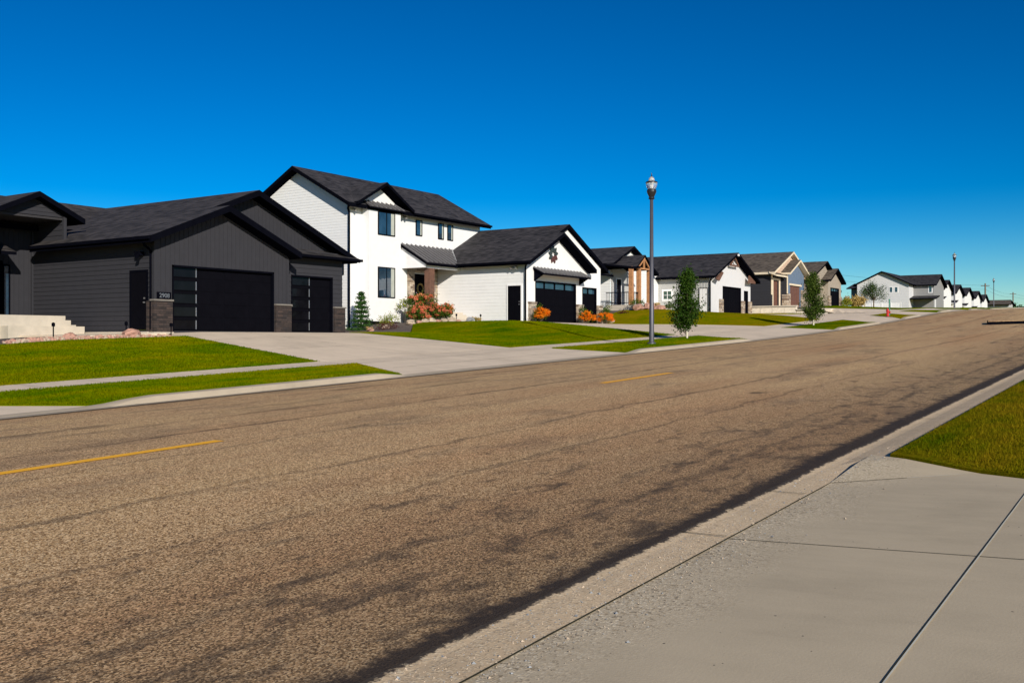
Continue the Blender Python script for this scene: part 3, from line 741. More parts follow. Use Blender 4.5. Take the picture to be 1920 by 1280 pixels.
    slab(mb, [(18.2, 36.35, 3.3), (20.95, 36.35, 3.3), (20.95, 37.6, 3.75), (18.2, 37.6, 3.75)], .12)
    mb.build('roof', [M['roofA'], M['black']], h)
    mb = MB(); wall(mb, 'f', 35.5, [(19.7, 4.66), (22.34, 4.66), (22.34, 4.75), (21.1, 5.35), (19.7, 4.75)], (), 'lap', .16)
    wall(mb, 'f', 35.5, [(18.6, -.3), (19.75, -.3), (19.75, 4.8), (18.6, 4.8)], (), 'lap', .16); mb.poly([(19.75, 35.5, -.3), (19.75, 37.6, -.3), (19.75, 37.6, 4.7), (19.75, 35.5, 4.7)])
    mb.build('porch_wall', c, h)
    mb = MB(); mb.box(18.6, 22.33, 35.52, 37.66, 4.56, 4.655); mb.build('porch_ceiling', M['soffit'], h)
    mb = MB(); wall(mb, 'f', 37.67, [(12, -.3), (22.34, -.3), (22.34, 4.7), (12, 4.7)], (), 'batten', .2)
    mb.box(12, 12.1, 37.7, 46, -.6, 3.8); mb.box(12, 33, 45.9, 46, -.6, 3.8); mb.build('entry_wall', c, h)
    Fe = Facade('f', 37.67); mandoor(h, Fe, 20.15, 21.05, .88, 2.95, M['blackdoor'], M['black'])
    window(h, Fe, 21.14, 21.42, .9, 2.9, M['black'], M['glass'], 0)
    gutter(h, [(21.72, 29.45, 3.58), (21.72, 36.8, 3.58)], M['black'])
    gutter(h, [(28.95, 30.1, 3.54), (33.25, 30.1, 3.54)], M['black'])
    downspout(h, [(21.74, 29.9, 3.5), (21.9, 30.0, 3.3), (22.25, 30.12, 3.15), (22.25, 30.12, .35)], M['black'])
    mb = MB(); mb.box(22.9, 22.24+.02, 30, 30, 0, 0) if False else None
    mb = MB(); mb.box(22.08, 22.3, 30.55, 30.8, 2.98, 3.12); mb.tube((22.1, 30.6, 3.0), (21.98, 30.5, 2.92), .06, .07, 8); mb.build('flood_light', M['black'], h)
    mb = MB(); mb.box(28.95, 29.15, 30.35, 30.58, 3.0, 3.15); mb.tube((29.05, 30.4, 3.05), (29.0, 30.2, 2.95), .06, .08, 8); mb.build('flood_light', M['black'], h)
    mb = MB(); mb.box(22.38, 22.98, 29.935, 29.955, 1.43, 1.68); mb.build('number_plate', M['black'], h)
    text_mesh(h, '2908', .22, (22.69, 29.93, 1.485), M['silver'])
house1()
def steps1():
    h = thing('entry_steps', (20.5, 34.5, .3), 'pale concrete stoop with three steps beside the charcoal house', 'steps')
    mb = MB(); mb.box(18.6, 21.45, 34.0, 37.66, -.35, .86); mb.build('landing', M['step'], h)
    for k, (a, z) in enumerate(((21.45, .70), (21.67, .53), (21.89, .42))):
        q = MB(); q.box(a, a+.22, 34.0+.02*k, 35.4, -.2, z); q.build('step', M['step'], h)
    q = MB(); q.box(19.0, 21.9, 33.5, 33.995, -.35, .47); q.build('footing', M['step'], h)
steps1()

# ------------------------------------------------------------------ house 2: white two-storey
def house2():
    h = thing('white_house', (46, 36, .95), 'white two-storey farmhouse with black shingle roof and double garage gable', 'house')
    w = M['white']; z0 = -.1
    F = Facade('f', 30.2); Sd = Facade('s', 46.82); Fm = Facade('f', 36.5); Fb = Facade('f', 36.0)
    sl = .5; gl = lambda u: 4.35+sl*(u-46.3)
    mb = MB(); wall(mb, 'f', 30.2, [(46.82, z0), (55.6, z0), (55.6, 4.6), (51.3, 6.75), (46.82, 4.5)], [(47.85, 52.46, .97, 3.33), (53.25, 55.04, .97, 3.2)], 'flat')
    mb.poly([(55.6, 30.2, z0), (55.6, 40, z0), (55.6, 40, 4.6), (55.6, 30.2, 4.6)]); mb.build('garage_front_wall', w, h)
    mb = MB(); wall(mb, 's', 46.82, [(30.2, z0), (36.5, z0), (36.5, 4.5), (30.2, 4.5)], (), 'lap', .19); mb.build('garage_side_wall', w, h)
    mb = MB(); wall(mb, 's', 39.3, [(36.5, -.3), (43.9, -.3), (43.9, 7.3), (40.2, 9.35), (36.5, 7.3)], (), 'lap', .15)
    mb.poly([(51.3, 36.5, z0), (51.3, 43.9, z0), (51.3, 43.9, 7.3), (51.3, 40.2, 9.35), (51.3, 36.5, 7.3)]); mb.poly([(39.3, 43.9, -.3), (51.3, 43.9, -.3), (51.3, 43.9, 7.3), (39.3, 43.9, 7.3)])
    mb.build('side_wall', w, h)
    mb = MB(); wall(mb, 'f', 36.5, [(39.3, -.3), (51.3, -.3), (51.3, 7.3), (39.3, 7.3)], [(44.72, 45.72, 1.56, 3.75)], 'flat')
    wall(mb, 'f', 36.48, [(39.5, 7.2), (43.8, 7.2), (41.65, 8.35)], (), 'flat'); mb.build('front_wall', w, h)
    mb = MB(); mb.box(40.3, 42.95, 36.0, 36.49, .98, 7.15); mb.build('bay_wall', w, h)
    mb = MB(); mb.box(40.35, 42.9, 36.05, 36.49, .90, .975); mb.build('bay_underside', M['black'], h)
    mb = MB(); slab(mb, [(40.1, 35.75, 7.12), (43.15, 35.75, 7.12), (42.95, 36.47, 7.52), (40.3, 36.47, 7.52)], .07, 0, 1)
    for k in range(8): u = 40.35+k*.37; mb.prism([(u, 35.76, 7.14), (u+.05, 35.76, 7.14), (u+.05, 36.46, 7.53), (u, 36.46, 7.53)], (0, 0, .06), 2)
    mb.build('bay_roof', [M['metalroof'], M['black'], M['seam']], h)
    window(h, Fb, 41.02, 42.42, 5.69, 6.97, M['black'], M['glass'], 1, curtain=True); window(h, Fb, 41.02, 42.42, 2.28, 3.95, M['black'], M['glass'], 1, curtain=True)
    for a, b_, lo, hi in ((44.87, 45.44, 6.0, 6.92), (46.97, 47.5, 5.97, 6.92), (47.88, 48.42, 5.97, 6.92)): window(h, Fm, a, b_, lo, hi, M['black'], M['glass'], 0, curtain=True)
    Fs = Facade('s', 39.3); window(h, Fs, 36.86, 37.2, 3.44, 4.31, M['black'], M['glass'], 0)
    # roofs
    mb = MB(); th = .22; T = lambda u, v: (u, v, gl(u)); yb = 36.48
    slab(mb, [T(46.3, 29.55), T(50.05, 29.55), T(50.05, yb), T(46.3, yb)], th); slab(mb, [T(50.05, 29.95), T(51.3, 29.95), T(51.3, 40.5), T(50.05, 40.5)], th)
    z1 = gl(50.05); slab(mb, [(50.05, 29.55, z1), (53.95, 29.55, z1-1.95), (53.95, 30.3, z1-1.95), (50.05, 30.3, z1)], th)
    zr = gl(51.3); slab(mb, [(51.3, 29.95, zr), (56.2, 29.95, zr-2.45), (56.2, 42, zr-2.45), (51.3, 42, zr)], th)
    ms = .548
    slab(mb, [(38.75, 36.0, 7.2), (51.8, 36.0, 7.2), (51.8, 40.2, 9.5), (38.75, 40.2, 9.5)], th); slab(mb, [(38.75, 40.2, 9.5), (51.8, 40.2, 9.5), (51.8, 44.4, 7.2), (38.75, 44.4, 7.2)], th)
    # dormer gable
    za = 8.6; slab(mb, [(39.3, 35.85, 7.3), (41.65, 35.85, za), (41.65, 38.9, za), (39.3, 36.6, 7.3)], .18); slab(mb, [(41.65, 35.85, za), (44.0, 35.85, 7.3), (44.0, 36.6, 7.3), (41.65, 38.9, za)], .18)
    mb.build('roof', [M['roofB'], M['black']], h)
    # porch: shed roof of seamed metal, cedar post, stone, door
    mb = MB(); slab(mb, [(43.5, 34.55, 4.28), (46.32, 34.55, 4.28), (48.3, 36.49, 5.42), (43.5, 36.49, 5.42)], .16, 0, 1)
    for k in range(12):
        u = 43.6+k*.4; vt = 36.47; vb = 34.57 if u < 46.3 else 34.57+(u-46.3)*.98
        if vb < vt-.1: zb = 4.28+(vb-34.55)*.588; mb.prism([(u, vb, zb+.012), (u+.06, vb, zb+.012), (u+.06, vt, 5.42), (u, vt, 5.42)], (0, 0, .07), 2)
    mb.build('porch_roof', [M['metalroof'], M['black'], M['seam']], h)
    mb = MB(); mb.prism([(46.30, 34.56, 4.30), (46.38, 34.56, 4.34), (48.36, 36.47, 5.46), (48.22, 36.47, 5.43)], (0, 0, .02)); mb.build('valley_flashing', M['silver'], h)
    mb = MB(); mb.prism([(43.62, 34.75, 4.02), (43.62, 36.48, 4.02), (43.62, 36.48, 5.2), (43.62, 34.75, 4.2)], (.12, 0, 0)); mb.box(43.76, 46.78, 34.75, 34.87, 4.0, 4.2); mb.build('porch_beam', M['whitetrim'], h)
    mb = MB(); mb.box(43.95, 44.38, 34.72, 35.1, 1.56, 3.99); mb.box(43.9, 44.43, 34.68, 35.14, 1.56, 1.68); mb.build('porch_post', M['wood'], h)
    mb = MB(); mb.box(44.1, 44.64, 36.38, 36.48, 1.5, 3.85); mb.box(45.8, 46.8, 36.38, 36.48, 1.5, 3.85); mb.box(44.1, 46.8, 36.38, 36.48, 3.85, 4.3); mb.build('stone_veneer', M['stoneB'], h)
    d = mandoor(h, Fm, 44.78, 45.68, 1.56, 3.7, M['blackdoor'], M['black'])
    q = MB(); ringc = Vector((45.22, 36.44, 2.95)); pts = [ringc+Vector((math.cos(a)*.26, 0, math.sin(a)*.26)) for a in np.linspace(0, 2*math.pi, 17)]; q.path(pts, [.05]*17, 6)
    tag(q.build('door_wreath', M['strawgrass']), 'round straw wreath hanging on the dark front door of the white house', 'wreath')
    # garage openings
    garage_door(h, F, 47.85, 52.46, .97, 3.33, M['blackdoor'], 4, 5, {(i, 0) for i in range(4)}, gl=M['glass'])
    garage_door(h, F, 53.25, 55.04, .97, 3.2, M['blackdoor'], 2, 5, {(i, 0) for i in range(2)}, gl=M['glass'])
    mandoor(h, Sd, 30.48, 31.36, .99, 3.02, M['blackdoor'], M['whitetrim'])
    mb = MB(); slab(mb, [(47.6, 29.45, 3.72), (53.0, 29.45, 3.72), (53.0, 30.19, 4.08), (47.6, 30.19, 4.08)], .1, 0, 1)
    for k in range(15): u = 47.65+k*.375; mb.prism([(u, 29.46, 3.735), (u+.05, 29.46, 3.735), (u+.05, 30.18, 4.09), (u, 30.18, 4.09)], (0, 0, .06), 2)
    for u in (47.7, 52.85): mb.prism([(u, 30.19, 3.3), (u, 30.19, 3.95), (u, 29.55, 3.68)], (.09, 0, 0), 1)
    mb.build('awning', [M['metalroof'], M['black'], M['seam']], h)
    pieces(h, 'stone_veneer', M['stoneB'], [(a, b_, 30.08, 30.19, .8, 2.05) for a, b_ in ((47.1, 47.83), (52.48, 53.23), (55.06, 55.68))])
    pieces(h, 'stone_cap', M['stoneB'], [(a, b_, 30.05, 30.195, 2.05, 2.12) for a, b_ in ((47.06, 47.84), (52.47, 53.24), (55.05, 55.7))])
    gutter(h, [(46.27, 29.6, 4.33), (46.27, 34.6, 4.33)], M['black']); gutter(h, [(44.1, 35.95, 7.18), (51.8, 35.95, 7.18)], M['black'])
    gutter(h, [(43.5, 34.5, 4.27), (46.2, 34.5, 4.27)], M['black'])
    downspout(h, [(46.3, 29.75, 4.25), (46.5, 30.0, 4.0), (46.74, 30.14, 3.85), (46.74, 30.14, 1.0)], M['black'], .05)
    downspout(h, [(38.85, 36.1, 7.1), (39.0, 36.3, 6.9), (39.22, 36.42, 6.75), (39.22, 36.42, .5)], M['black'], .06)
    mb = MB(); mb.box(46.65, 46.8, 30.7, 30.95, 4.0, 4.12); mb.tube((46.66, 30.7, 4.05), (46.5, 30.6, 3.98), .06, .08, 8); mb.tube((46.66, 30.95, 4.05), (46.5, 31.0, 3.98), .06, .08, 8); mb.build('flood_light', M['silver'], h)
    for x in (43.78, 39.6):
        mb = MB(); mb.box(x-.05, x+.05, 36.36, 36.49, 6.9, 7.0); mb.tube((x, 36.4, 6.92), (x-.1, 36.2, 6.85), .05, .07, 8); mb.build('flood_light', M['silver'], h)
    mb = MB(); mb.box(39.32, 51.2, 36.42, 36.49, -.3, .7); mb.build('foundation', M['whitetrim'], h)
    mb = MB(); mb.tube((39.28, 36.75, 1.1), (39.2, 36.75, 1.05), .06, .06, 8); mb.build('dryer_vent', M['silver'], h)
    s = thing('porch_steps', (45.3, 35, 1.2), 'pale concrete porch slab and steps beside the cedar post of the white house', 'steps')
    mb = MB(); mb.box(43.7, 46.78, 34.5, 36.37, .5, 1.555); mb.build('landing', M['step'], s)
    for k in range(3): q = MB(); q.box(44.9, 46.7, 34.5-.3*(k+1), 34.497-.3*k, .5, 1.42-.14*k); q.build('step', M['step'], s)
    o = thing('wall_ornament', (49.75, 30.1, 5.0), 'round dark green and red barn star ornament on the white garage gable', 'wall ornament')
    c = Vector((49.75, 30.15, 4.95))
    for k in range(9):
        a = R(90+k*40); r = .52; u = Vector((math.cos(a), 0, math.sin(a))); n = Vector((-u.z, 0, u.x)); q = MB()
        tip = c+u*r; q.prism([c+u*.10, c+u*.32+n*.13, tip+n*.03, tip-n*.03, c+u*.32-n*.13], (0, -.03, 0))
        col = M['red'] if k in (5, 6) else (M['lampblack'] if k in (0, 1, 2, 3) else M['brown'])
        q.build('blade', plainred if k in (4, 5, 6) else plaingreen, o)
plainred = plain('weathered_red_metal', (.085,.03,.027), .6); plaingreen = plain('weathered_green_metal', (.03,.045,.043), .6)
LAP = .011
house2()
LAP = .02

# ------------------------------------------------------------------ house 3: grey garage, cedar-post porch
def house3():
    h = thing('pale_grey_house', (74, 36, 2.1), 'pale grey house with black roof and cedar posts, behind the lamp post', 'house')
    g = M['palegrey']; w = M['white']; z0 = 1.2
    F = Facade('f', 31.0); Sd = Facade('s', 75.3); Fb = Facade('f', 35.5); Ss = Facade('s', 66.9)
    mb = MB(); wall(mb, 'f', 31.0, [(75.3, z0), (84.6, z0), (84.6, 5.1), (80, 7.1), (75.3, 5.1)], [(78.1, 82.26, 2.1, 4.4), (83.0, 83.95, 2.1, 4.2)], 'flat'); mb.poly([(84.6, 31, z0), (84.6, 44, z0), (84.6, 44, 5.1), (84.6, 31, 5.1)]); mb.build('garage_front_wall', M['lightgrey'], h)
    mb = MB(); wall(mb, 's', 75.3, [(31, z0), (37, z0), (37, 5.1), (31, 5.1)], (), 'lap', .2); mb.build('garage_side_wall', g, h)
    mb = MB()
    for k in range(8): s_ = 31.15+k*.13; Sd.box(mb, s_, s_+.03, 2.2, 4.9, 0, .05)
    mb.build('siding_battens', g, h)
    garage_door(h, F, 78.1, 82.26, 2.1, 4.4, M['blackdoor'], 8, 5, jamb=True); garage_door(h, F, 83.0, 83.95, 2.1, 4.2, M['blackdoor'], 2, 5)
    mandoor(h, Sd, 31.2, 31.85, 2.1, 4.08, M['whitetrim'], M['black'])
    window(h, Sd, 34.25, 35.05, 3.25, 4.0, M['whitetrim'], M['glassgreen'], 1, trim=M['whitetrim'], hor=1)
    pieces(h, 'stone_veneer', M['stoneB'], [(a, b_, 30.88, 30.99, 1.8, 3.3) for a, b_ in ((77.3, 78.05), (82.3, 82.98), (84.0, 84.7))])
    mb = MB(); th = .2; e = 5.08; r = 7.25; v0 = 30.3
    slab(mb, [(74.8, v0, e), (79.9, v0, r), (79.9, 44, r), (74.8, 44, e)], th); slab(mb, [(79.9, v0, r), (85.2, v0, e), (85.2, 44, e), (79.9, 44, r)], th)
    slab(mb, [(66.35, 34.95, 5.72), (69.9, 34.95, 7.25), (69.9, 48, 7.25), (66.35, 48, 5.72)], th); slab(mb, [(69.9, 34.95, 7.25), (74.3, 34.95, 5.36), (74.3, 48, 5.36), (69.9, 48, 7.25)], th)
    slab(mb, [(65.9, 33.1, 5.35), (67.2, 33.1, 5.45), (67.2, 35.4, 5.75), (65.9, 35.4, 5.65)], .14)
    slab(mb, [(66.6, 33.1, 5.4), (68.0, 33.1, 6.35), (68.0, 36.4, 6.35), (66.6, 36.4, 5.4)], .14); slab(mb, [(68.0, 33.1, 6.35), (69.4, 33.1, 5.4), (69.4, 36.4, 5.4), (68.0, 36.4, 6.35)], .14)
    slab(mb, [(63.8, 35.2, 4.85), (66.88, 35.2, 4.85), (66.88, 36.5, 5.3), (63.8, 36.5, 5.3)], .14)
    mb.build('roof', [M['roofB'], M['black']], h)
    mb = MB(); wall(mb, 'f', 35.5, [(66.9, z0), (75.3, z0), (75.3, 5.2), (70.1, 7.05), (66.9, 5.7)], (), 'lap', .2); wall(mb, 's', 66.9, [(35.5, z0), (46, z0), (46, 5.7), (35.5, 5.7)], (), 'lap', .2)
    mb.build('front_wall', w, h)
    mb = MB(); wall(mb, 'f', 35.42, [(67.0, 2.6), (70.2, 2.6), (70.2, 5.4), (67.0, 5.4)], (), 'lap', .2); mb.build('porch_back_wall', g, h)
    Fp = Facade('f', 35.42); mandoor(h, Fp, 67.75, 68.45, 2.62, 4.6, M['blackdoor'], M['whitetrim'])
    window(h, Ss, 36.6, 37.1, 3.7, 4.75, M['whitetrim'], M['glassgreen'], 0)
    for u in (66.1, 67.35, 69.1):
        mb = MB(); mb.box(u-.14, u+.14, 33.2, 33.48, 2.55, 5.38); mb.build('porch_post', M['woodlight'], h)
    mb = MB(); mb.box(66.85, 69.15, 33.16, 33.28, 5.24, 5.36); mb.box(67.95, 68.05, 33.16, 33.28, 5.36, 6.2)
    mb.prism([(67.0, 33.17, 5.36), (67.14, 33.17, 5.36), (68.02, 33.17, 6.0), (67.96, 33.17, 6.12)], (0, .1, 0)); mb.prism([(69.0, 33.17, 5.36), (68.86, 33.17, 5.36), (67.98, 33.17, 6.0), (68.04, 33.17, 6.12)], (0, .1, 0)); mb.build('gable_truss', M['woodlight'], h)
    mb = MB(); mb.box(66.0, 72, 33.0, 35.4, 1.3, 2.55); mb.build('porch_deck', M['step'], h)
    mb = MB()
    for a, b_ in ((66.25, 67.68), ): 
        mb.box(a, b_, 33.3, 33.36, 3.45, 3.51); mb.box(a, b_, 33.3, 33.36, 2.68, 2.73)
        for k in range(10): u = a+(b_-a)*k/9; mb.box(u-.012, u+.012, 33.32, 33.34, 2.6, 3.45)
    mb.box(66.0, 66.05, 33.4, 35.4, 3.45, 3.51); mb.box(66.0, 66.05, 33.4, 35.4, 2.68, 2.73)
    for k in range(15): v = 33.4+k*.14; mb.box(66.01, 66.035, v, v+.02, 2.56, 3.45)
    mb.build('railing', M['black'], h)
    # garage gable timber
    mb = MB(); mb.box(79.0, 80.9, 30.62, 30.74, 6.1, 6.24); mb.prism([(79.0, 30.62, 6.24), (79.25, 30.62, 6.24), (80.0, 30.62, 6.85), (79.9, 30.62, 6.95)], (0, .1, 0)); mb.prism([(80.9, 30.62, 6.24), (80.65, 30.62, 6.24), (79.9, 30.62, 6.85), (79.95, 30.62, 6.95)], (0, .1, 0))
    mb.build('gable_truss', M['wood'], h)
    mb = MB(); mb.prism([(83.1, 30.5, 5.5), (84.5, 30.5, 5.0), (84.5, 30.5, 4.85), (82.9, 30.5, 4.85)], (0, .12, 0)); mb.build('gable_bracket', M['wood'], h)
    mb = MB(); mb.prism([(75.5, 30.5, 4.85), (76.9, 30.5, 5.5), (77.1, 30.5, 5.4), (76.2, 30.5, 4.7)], (0, .12, 0)); mb.build('gable_bracket', M['wood'], h)

    downspout(h, [(74.85, 30.6, 5.0), (75.2, 30.9, 4.7), (75.2, 30.9, 2.1)], M['black'], .06); gutter(h, [(74.75, 30.35, 5.06), (74.75, 37, 5.06)], M['black'])
    mb = MB(); mb.tube((79.5, 30.2, 7.0), (79.5, 30.1, 7.0), .1, .1, 10); mb.build('gable_light', M['whitetrim'], h)
    mb = MB(); mb.box(75.1, 75.28, 32.2, 32.5, 4.55, 4.68); mb.tube((75.15, 32.2, 4.6), (75.0, 32.1, 4.5), .06, .08, 8); mb.build('flood_light', M['silver'], h)
house3()

def house45():
    h = thing('blue_gabled_house', (96, 36, 3.1), 'charcoal and blue-grey gabled house with cream trim above the block wall', 'house')
    z0 = 2.2; cs = M['char']
    F = Facade('f', 31.5); F2 = Facade('f', 31.0)
    mb = MB(); wall(mb, 's', 91.5, [(31.5, z0), (46, z0), (46, 6.3), (31.5, 6.3)], (), 'lap', .25); mb.build('side_wall', cs, h)
    mb = MB(); wall(mb, 'f', 31.5, [(91.5, z0), (100, z0), (100, 6.2), (91.5, 6.2)], [(91.95, 93.6, 3.15, 5.6)], 'lap', .25); mb.poly([(101.5, 31.5, z0), (101.5, 46, z0), (101.5, 46, 6.5), (101.5, 31.5, 6.5)]); mb.build('front_wall', cs, h)
    mb = MB(); wall(mb, 'f', 31.5, [(91.3, 6.2), (102, 6.2), (96.7, 8.4)], (), 'lap', .2); mb.build('gable_wall', M['beigeshake'], h)
    mb = MB(); wall(mb, 'f', 31.0, [(94.55, z0), (99.8, z0), (99.8, 6.35), (97.3, 7.6), (94.55, 6.35)], [(95.45, 98.75, 3.15, 5.25)], 'flat'); mb.build('front_gable_wall', M['bluegrey'], h)
    mb = MB(); mb.box(94.53, 94.56, 31.02, 31.49, z0, 6.2); mb.build('return_wall', cs, h)
    garage_door(h, F, 91.95, 93.6, 3.15, 5.6, M['brown'], 2, 5, jamb=False); garage_door(h, F2, 95.45, 98.75, 3.15, 5.25, M['brown'], 4, 5, jamb=False)
    pieces(h, 'corner_trim', M['cream'], [(91.44, 91.72, 31.44, 31.5, 4.2, 6.2), (94.5, 94.72, 30.95, 31.0, 4.4, 6.3)])
    mb = MB(); F.box(mb, 91.8, 93.95, 5.6, 5.8, 0, .06); F.box(mb, 93.6, 93.95, z0, 5.6, 0, .06); F.box(mb, 91.8, 91.95, 3.1, 5.6, 0, .06); mb.build('door_trim', M['cream'], h)
    mb = MB(); F2.box(mb, 95.2, 99.0, 5.25, 5.42, 0, .05); mb.build('door_trim', M['cream'], h)
    pieces(h, 'stone_veneer', M['stoneB'], [(98.77, 99.85, 30.9, 30.99, z0, 4.9), (94.5, 95.4, 30.9, 30.99, z0, 4.4), (94.42, 94.52, 30.92, 31.45, z0, 4.3)])
    mb = MB(); e = 6.3
    slab(mb, [(91.0, 31.0, e), (96.7, 31.0, 8.6), (96.7, 46, 8.6), (91.0, 46, e)], .2); slab(mb, [(96.7, 31.0, 8.6), (102.4, 31.0, e), (102.4, 46, e), (96.7, 46, 8.6)], .2)
    slab(mb, [(94.1, 30.5, 6.4), (97.3, 30.5, 7.82), (97.3, 33.5, 7.82), (94.1, 33.5, 6.4)], .2); slab(mb, [(97.3, 30.5, 7.82), (100.5, 30.5, 6.4), (100.5, 33.5, 6.4), (97.3, 33.5, 7.82)], .2)
    slab(mb, [(90.9, 30.8, 6.05), (94.2, 30.8, 6.05), (94.2, 31.5, 6.35), (90.9, 31.5, 6.35)], .14)
    mb.build('roof', [M['roofC'], M['cream']], h)
    h = thing('taupe_house', (110, 36, 3.55), 'taupe house with twin dark-trimmed gables and blue-black garage door beyond the second tree', 'house')
    z0 = 2.9; F = Facade('f', 31.0)
    mb = MB(); wall(mb, 's', 103.4, [(31.6, z0), (46, z0), (46, 6.4), (31.6, 6.4)], (), 'lap', .25); wall(mb, 'f', 31.6, [(103.4, z0), (108.3, z0), (108.3, 6.4), (103.4, 6.4)], (), 'lap', .25)
    wall(mb, 'f', 31.55, [(104, 6.3), (112, 6.3), (108.6, 8.2)], (), 'lap', .2)
    wall(mb, 'f', 31.0, [(108.3, z0), (113.3, z0), (113.3, 6.2), (110.5, 7.5), (108.3, 6.5)], [(109.1, 112.4, 3.57, 5.62)], 'flat'); mb.poly([(113.3, 31, z0), (113.3, 45, z0), (113.3, 45, 6.3), (113.3, 31, 6.3)]); mb.poly([(108.3, 31, z0), (108.3, 31.6, z0), (108.3, 31.6, 6.4), (108.3, 31, 6.4)])
    mb.build('wall', M['taupe'], h)
    garage_door(h, F, 109.1, 112.4, 3.57, 5.62, M['blackdoor'], 4, 5, {(i, 0) for i in range(4)}, gl=M['glass'])
    pieces(h, 'stone_veneer', M['stoneB'], [(108.25, 109.05, 30.88, 30.99, z0, 4.7), (112.45, 113.35, 30.88, 30.99, z0, 4.7), (104.5, 107.5, 31.5, 31.59, z0, 4.6)])
    mb = MB()
    slab(mb, [(102.9, 31.1, 6.35), (108.6, 31.1, 8.45), (108.6, 46, 8.45), (102.9, 46, 6.35)], .2); slab(mb, [(108.6, 31.1, 8.45), (113.7, 31.1, 6.3), (113.7, 46, 6.3), (108.6, 46, 8.45)], .2)
    slab(mb, [(107.6, 30.5, 6.4), (110.5, 30.5, 7.75), (110.5, 33, 7.75), (107.6, 33, 6.4)], .2); slab(mb, [(110.5, 30.5, 7.75), (113.6, 30.5, 6.3), (113.6, 33, 6.3), (110.5, 33, 7.75)], .2)
    mb.build('roof', [M['roofC'], M['black']], h)
    mb = MB(); mb.box(104.6, 105.6, 38, 39, 8.0-.9, 8.5); mb.tube((106.6, 36, 7.6), (106.6, 36, 8.1), .15, .15, 8); mb.build('roof_vent', M['black'], h)
house45()

# block retaining wall beside the blue-gabled house's drive
def retwall():
    h = thing('retaining_wall', (86, 28, 2), 'tan concrete block retaining wall stepping down beside the driveway', 'wall')
    for k, (v0, v1, za, zb) in enumerate(((24.6, 31.6, 1.4, 2.28), (27.3, 31.6, 2.30, 2.84), (25.9, 27.28, 2.30, 2.52))):
        mb = MB(); n = int((v1-v0)/1.1)+1; d = (v1-v0)/n
        rows = 2 if k == 0 else 1
        for r_ in range(rows):
            lo = za+(zb-za)*r_/rows; hi = za+(zb-za)*(r_+1)/rows
            for i in range(n): mb.box(85.7+.03*r_+.05*k, 86.1, v0+i*d+.012, v0+(i+1)*d-.012, lo+.01, hi-.01)
        mb.build('block_course', M['blockc'], h)
    mb = MB(); mb.box(85.66, 86.2, 27.26, 31.6, 2.845, 2.96); mb.box(85.66, 86.2, 25.85, 27.25, 2.525, 2.62); mb.build('capstone', M['step'], h)
    mb = MB(); mb.box(86.0, 88.5, 24.4, 24.9, 1.8, 2.62); mb.build('end_block', M['blockc'], h)
retwall()

# ------------------------------------------------------------------ far houses
def far_grey():
    h = thing('grey_far_house', (200, 46, 6), 'light grey two-storey house with dark roof and white fence, far up the street', 'house')
    sx_ = 200.
    mb = MB(); wall(mb, 's', sx_, [(42, 5.0), (51.6, 5.0), (51.6, 10.7), (46.9, 12.9), (42, 10.7)], (), 'lap', .3); mb.poly([(sx_, 42, 5), (sx_+14, 42, 5), (sx_+14, 42, 10.7), (sx_, 42, 10.7)]); mb.build('side_wall', M['lightgrey'], h)
    Sd = Facade('s', sx_)
    for s_ in (44.0, 44.95): window(h, Sd, s_, s_+.6, 9.0, 10.05, M['whitetrim'], M['glass'], 0, trim=M['whitetrim'])
    mb = MB(); wall(mb, 's', 204., [(38.3, 5.0), (42.0, 5.0), (42.0, 10.6), (38.3, 10.6)], (), 'lap', .3); mb.poly([(204, 38.3, 5), (214, 38.3, 5), (214, 38.3, 10.6), (209, 38.3, 12.6), (204, 38.3, 10.6)]); mb.build('wing_wall', M['midgrey'], h)
    window(h, Facade('s', 204.), 38.6, 39.2, 9.0, 10.3, M['whitetrim'], M['glass'], 0, trim=M['whitetrim'])
    mb = MB(); slab(mb, [(199.4, 41.4, 10.55), (215, 41.4, 10.55), (215, 46.9, 13.15), (199.4, 46.9, 13.15)], .25); slab(mb, [(199.4, 46.9, 13.15), (215, 46.9, 13.15), (215, 52.3, 10.6), (199.4, 52.3, 10.6)], .25)
    slab(mb, [(203.4, 37.7, 10.5), (209, 37.7, 12.75), (209, 46, 12.75), (203.4, 46, 10.5)], .25); slab(mb, [(209, 37.7, 12.75), (214.6, 37.7, 10.5), (214.6, 46, 10.5), (209, 46, 12.75)], .25)
    slab(mb, [(200.5, 37.2, 7.8), (204, 37.2, 8.4), (204, 43.0, 8.4), (200.5, 43.0, 7.8)], .2)
    slab(mb, [(203, 52, 10.2), (209, 52, 11.4), (209, 54.5, 11.4), (203, 54.5, 10.2)], .2)
    mb.build('roof', [M['roofB'], M['black']], h)
    mb = MB(); mb.box(204, 212, 51.7, 53.8, 5, 10.3); mb.build('rear_wing_wall', M['bluegrey'], h)
    pieces(h, 'porch_post', M['whitetrim'], [(200.6, 200.8, v-.1, v+.1, 5.5, 7.8) for v in (37.4, 42.8)])
    f = thing('white_fence', (196, 46, 6), 'white vinyl fence along the side of the far grey house', 'fence'); mb = MB()
    for k in range(24): v = 42.6+k*.29; mb.box(195.95, 196.0, v, v+.27, 5.6, 6.85)
    mb.build('fence_panel', M['whitetrim'], f)
    pieces(f, 'fence_post', M['whitetrim'], [(195.9, 196.05, 42.5+k*1.73, 42.65+k*1.73, 5.5, 7.0) for k in range(5)])
far_grey()
